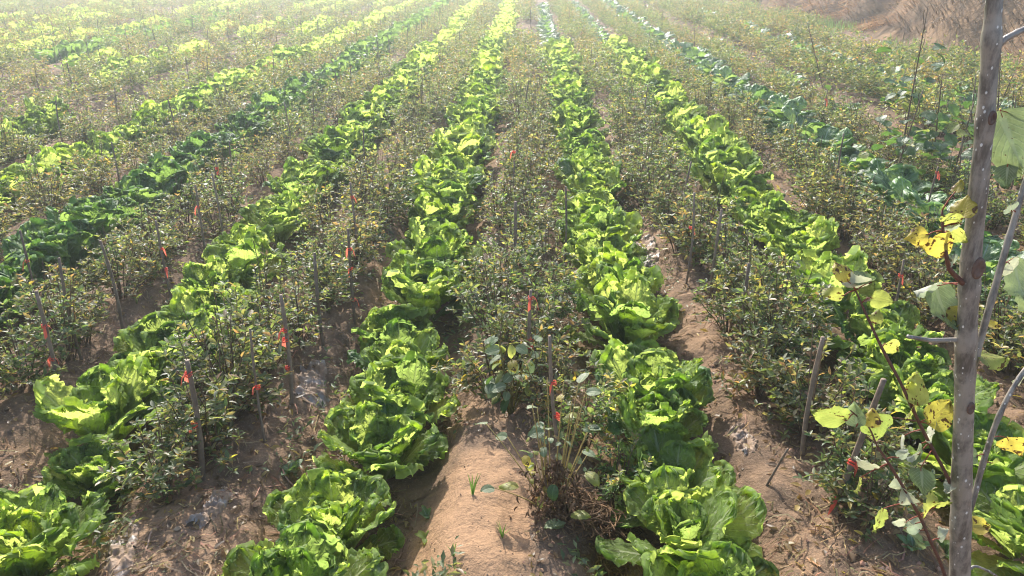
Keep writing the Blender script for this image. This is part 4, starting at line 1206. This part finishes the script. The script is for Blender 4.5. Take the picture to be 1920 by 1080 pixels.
# ---------------------------------------------------------------- bean poles with climbers, right
def bean_pole(x, y, h, tilt, label, nleaf, spread, seed, group='bean poles with climbing vines'):
    r_ = random.Random(seed)
    t = thing('bean_pole', label, 'pole', (x, y, gz(x, y)), group)
    g = Geo(); tt = np.linspace(0, 1, 8)[:, None]
    c = np.concatenate([tilt[0] * tt * h, tilt[1] * tt * h, -.05 + (h + .05) * tt], 1)
    tube_geo(g, c, np.linspace(.007, .0035, 8), 6, (.6, .56, .5)); obj('pole', g.mesh('pole', [M_STAKE]), t)
    g = Geo(); tt = np.linspace(0, 1, 60)[:, None]
    cv = np.concatenate([tilt[0] * tt * h + .018 * np.cos(tt * 22), tilt[1] * tt * h + .018 * np.sin(tt * 22), h * .98 * tt], 1)
    tube_geo(g, cv, .0022, 4, (.8, .8, .6)); obj('vine', g.mesh('vine', [M_STEM]), t)
    lm = [VLEAF[i] for i in range(len(VLEAF))]
    for i in range(nleaf):
        q = r_.random() ** 1.25 * .8; a = r_.uniform(0, 2 * PI); rr = spread * r_.random() ** .6 * (1 - .55 * q)
        p = (tilt[0] * q * h + math.cos(a) * rr, tilt[1] * q * h + math.sin(a) * rr, q * h + .03)
        put_leaf(t, r_.choice(lm), p, a + r_.uniform(-1, 1), r_.uniform(1.0, 2.2), r_.uniform(-.5, .5), r_.uniform(.7, 1.25))
VLEAF = [bigleaf_mesh(800 + i, .085, .075, M_VINE, .5 + .2 * i, .1, .05) for i in range(4)] + [bigleaf_mesh(810, .08, .07, M_PYG, .8, .1, .05)]
bean_pole(2.72, 5.55, 1.2, (-.02, .01), 'tallest of the bean poles, bare at its top above dark vine leaves', 64, .34, 1)
bean_pole(2.50, 5.2, .80, (.15, .05), 'leaning bean pole wrapped in dark vine leaves', 40, .28, 2)
bean_pole(3.0, 5.6, .75, (-.12, .0), 'bean pole with vines just left of the trunk', 60, .34, 3)
bean_pole(2.86, 5.1, .65, (.05, .0), 'short bean pole smothered in vines near the trunk', 46, .34, 4)
bean_pole(3.45, 8.9, .95, (-.42, .0), 'slanting dark bare pole rising over the shrubs towards the bank', 3, .1, 5)
for i in range(9):
    bean_pole(3.55 + R.uniform(-.18, .30), 5.75 + R.uniform(-.4, .5), R.uniform(.5, .85), (R.uniform(-.22, .22), R.uniform(-.1, .1)), 'thin dark pole in the cluster right of the trunk', 3, .12, 20 + i, 'thin poles clustered right of the trunk')

# ---------------------------------------------------------------- crumbs, straws and fallen leaves on the soil
def scatter(n, y0, y1):
    y = y0 + (y1 - y0) * NR.random(n) ** 1.8; x = (NR.random(n) * 2 - 1) * (.72 * y + .5)
    return x, y
n = 9000
x, y = scatter(n, 1.35, 7)
g = Geo()
ico = np.array([[0, 0, 1], [.9, 0, .1], [.2, .9, 0], [-.8, .5, .1], [-.7, -.6, 0], [.3, -.9, .05], [0, 0, -.7]], float)
icf = np.array([[0, 1, 2], [0, 2, 3], [0, 3, 4], [0, 4, 5], [0, 5, 1], [6, 2, 1], [6, 3, 2], [6, 4, 3], [6, 5, 4], [6, 1, 5]])
S = .0014 + .011 * NR.random(n) ** 6
S = np.where((np.abs(x + .16) < .2) & (y < 2.3), np.minimum(S, .0035), S)
A = NR.random(n) * 2 * PI
J = 1 + (NR.random((n, 7, 3)) - .5) * .6
v = ico[None] * J
v = np.stack([v[..., 0] * np.cos(A)[:, None] - v[..., 1] * np.sin(A)[:, None], v[..., 0] * np.sin(A)[:, None] + v[..., 1] * np.cos(A)[:, None], v[..., 2] * .75], -1) * S[:, None, None]
v = v + np.stack([x, y, ground_z(x, y) + S * .3], -1)[:, None]
g.add(v.reshape(-1, 3), (np.arange(n)[:, None, None] * 7 + icf[None]).reshape(-1, 3), None, np.repeat(hue(n, (1, 1, 1), .6), 7, 0))
obj('soil_crumbs', g.mesh('soil_crumbs', [M_CLOD], smooth=False), kind='stuff')

n = 17000
x, y = scatter(n, 1.35, 9)
ph = (x - BED0) / SP; off = np.abs(ph - np.round(ph)) * SP
k = (vnoise(x * 3, y * 3, 51) > .30) & ~((np.abs(x + .16) < .17) & (y > 1.5) & (y < 2.25))
x, y, off = x[k], y[k], off[k]; n = len(x)
L = .02 + .09 * NR.random(n) ** 2; az = NR.random(n) * 2 * PI; w = .0007 + .0016 * NR.random(n)
bow = (NR.random(n) - .5) * .5 * L
P = []
for t in (-.5, -.17, .17, .5):
    cx = x + np.cos(az) * L * t - np.sin(az) * bow * (1 - 4 * t * t); cy = y + np.sin(az) * L * t + np.cos(az) * bow * (1 - 4 * t * t)
    cz = ground_z(cx, cy) + .003 + .016 * NR.random(n) ** 2
    P.append(np.stack([cx + np.sin(az) * w, cy - np.cos(az) * w, cz], -1)); P.append(np.stack([cx - np.sin(az) * w, cy + np.cos(az) * w, cz + .001], -1))
g = Geo()
q = np.concatenate([np.arange(n)[:, None] * 8 + np.array([[2 * i, 2 * i + 1, 2 * i + 3, 2 * i + 2]]) for i in range(3)])
g.add(np.stack(P, 1).reshape(-1, 3), None, q, np.repeat(hue(n, (.75, .68, .6), 1.2), 8, 0))
obj('straw_litter', g.mesh('straw_litter', [M_STRAW]), kind='stuff')

n = 7000
x, y = scatter(n, 1.4, 9)
k = ~((np.abs(x + .16) < .17) & (y > 1.5) & (y < 2.25)); x, y = x[k], y[k]; n = len(x)
g = Geo()
D = np.stack([np.cos(A[:n]), np.sin(A[:n]), (NR.random(n) - .5) * .6], -1)
N = np.array([0, 0, 1.0]) + NR.normal(size=(n, 3)) * .35
C = np.array([[.16, .10, .06], [.22, .15, .08], [.10, .065, .045], [.30, .22, .10]])[NR.integers(0, 4, n)] * (1 + (NR.random((n, 1)) - .5) * .5)
leaves_geo(g, np.stack([x, y, ground_z(x, y) + .005], -1), D, N, .015 + .025 * NR.random(n), C, T8, .6)
obj('leaf_litter', g.mesh('leaf_litter', [M_SHRUB]), kind='stuff')

# low weeds creeping in the furrows
n = 9000
x, y = scatter(n, 1.45, 16)
ph = (x - BED0) / SP; off = np.abs(ph - np.round(ph)) * SP
k = (off > .16) & (vnoise(x * 2.2, y * 1.6, 61) > np.where(y < 3, .55, .30)) & (x < 6)
x, y = x[k], y[k]; n = len(x)
g = Geo()
for q in range(6):
    xx = x + NR.normal(size=n) * .022; yy = y + NR.normal(size=n) * .022
    a = NR.random(n) * 2 * PI
    D = np.stack([np.cos(a), np.sin(a), .15 + .5 * NR.random(n)], -1)
    N = np.array([0, 0, 1.0]) + NR.normal(size=(n, 3)) * .5
    C = PALC[NR.choice(len(PALC), n, p=PALW2)] * (1 + (NR.random((n, 1)) - .5) * .5)
    leaves_geo(g, np.stack([xx, yy, ground_z(xx, yy) + .06 * NR.random(n) ** 1.5], -1), D, N, .018 + .022 * NR.random(n), C, T4)
obj('furrow_weeds', g.mesh('furrow_weeds', [M_SHRUB]), kind='stuff')

n = 42000
y = 4 + 30 * NR.random(n) ** 1.0; x = -21 + 28 * NR.random(n)
k = (np.abs(x) < .72 * y + .9) & (x < bank_foot(y) - .1) & (vnoise(x * 1.3, y * 1.1, 71) > np.where(x > 2.4, .08, .30))
ph = (x - ROW0) / SP; off = np.abs(ph - np.round(ph)) * SP
k &= (off > .17) | (x < -3.9) | (x > 2.9)
x, y = x[k], y[k]; n = len(x)
g = Geo()
for q in range(4):
    xx = x + NR.normal(size=n) * .04; yy = y + NR.normal(size=n) * .04
    a = NR.random(n) * 2 * PI
    D = np.stack([np.cos(a), np.sin(a), .1 + .8 * NR.random(n)], -1)
    N = np.array([0, 0, 1.0]) + NR.normal(size=(n, 3)) * .5
    C = PALC[NR.choice(len(PALC), n, p=PALW2)] * (1 + (NR.random((n, 1)) - .5) * .5)
    leaves_geo(g, np.stack([xx, yy, ground_z(xx, yy) + .10 * NR.random(n) ** 1.5], -1), D, N, .03 + .035 * NR.random(n), C, T4)
obj('field_weeds', g.mesh('field_weeds', [M_SHRUB]), kind='stuff')

# ---------------------------------------------------------------- haze
m, nt, out = new_mat('morning_haze')
pv = nt.nodes.new('ShaderNodeVolumePrincipled')
pv.inputs['Density'].default_value = HAZE_DENSITY
pv.inputs['Color'].default_value = (.84, .93, 1.0, 1)
pv.inputs['Anisotropy'].default_value = .68
nt.links.new(pv.outputs[0], out.inputs['Volume'])
hx0, hx1, hy0, hy1, hz0, hz1 = -165, 165, -165, 165, -1.4, 5.2
hv = [(x, y, z) for z in (hz0, hz1) for y in (hy0, hy1) for x in (hx0, hx1)]
hf = [(0, 2, 3, 1), (4, 5, 7, 6), (0, 1, 5, 4), (2, 6, 7, 3), (0, 4, 6, 2), (1, 3, 7, 5)]
obj('haze', mk_mesh('haze', np.array(hv, float), hf, [m], smooth=False), kind='stuff')
print('objects', len(bpy.data.objects))
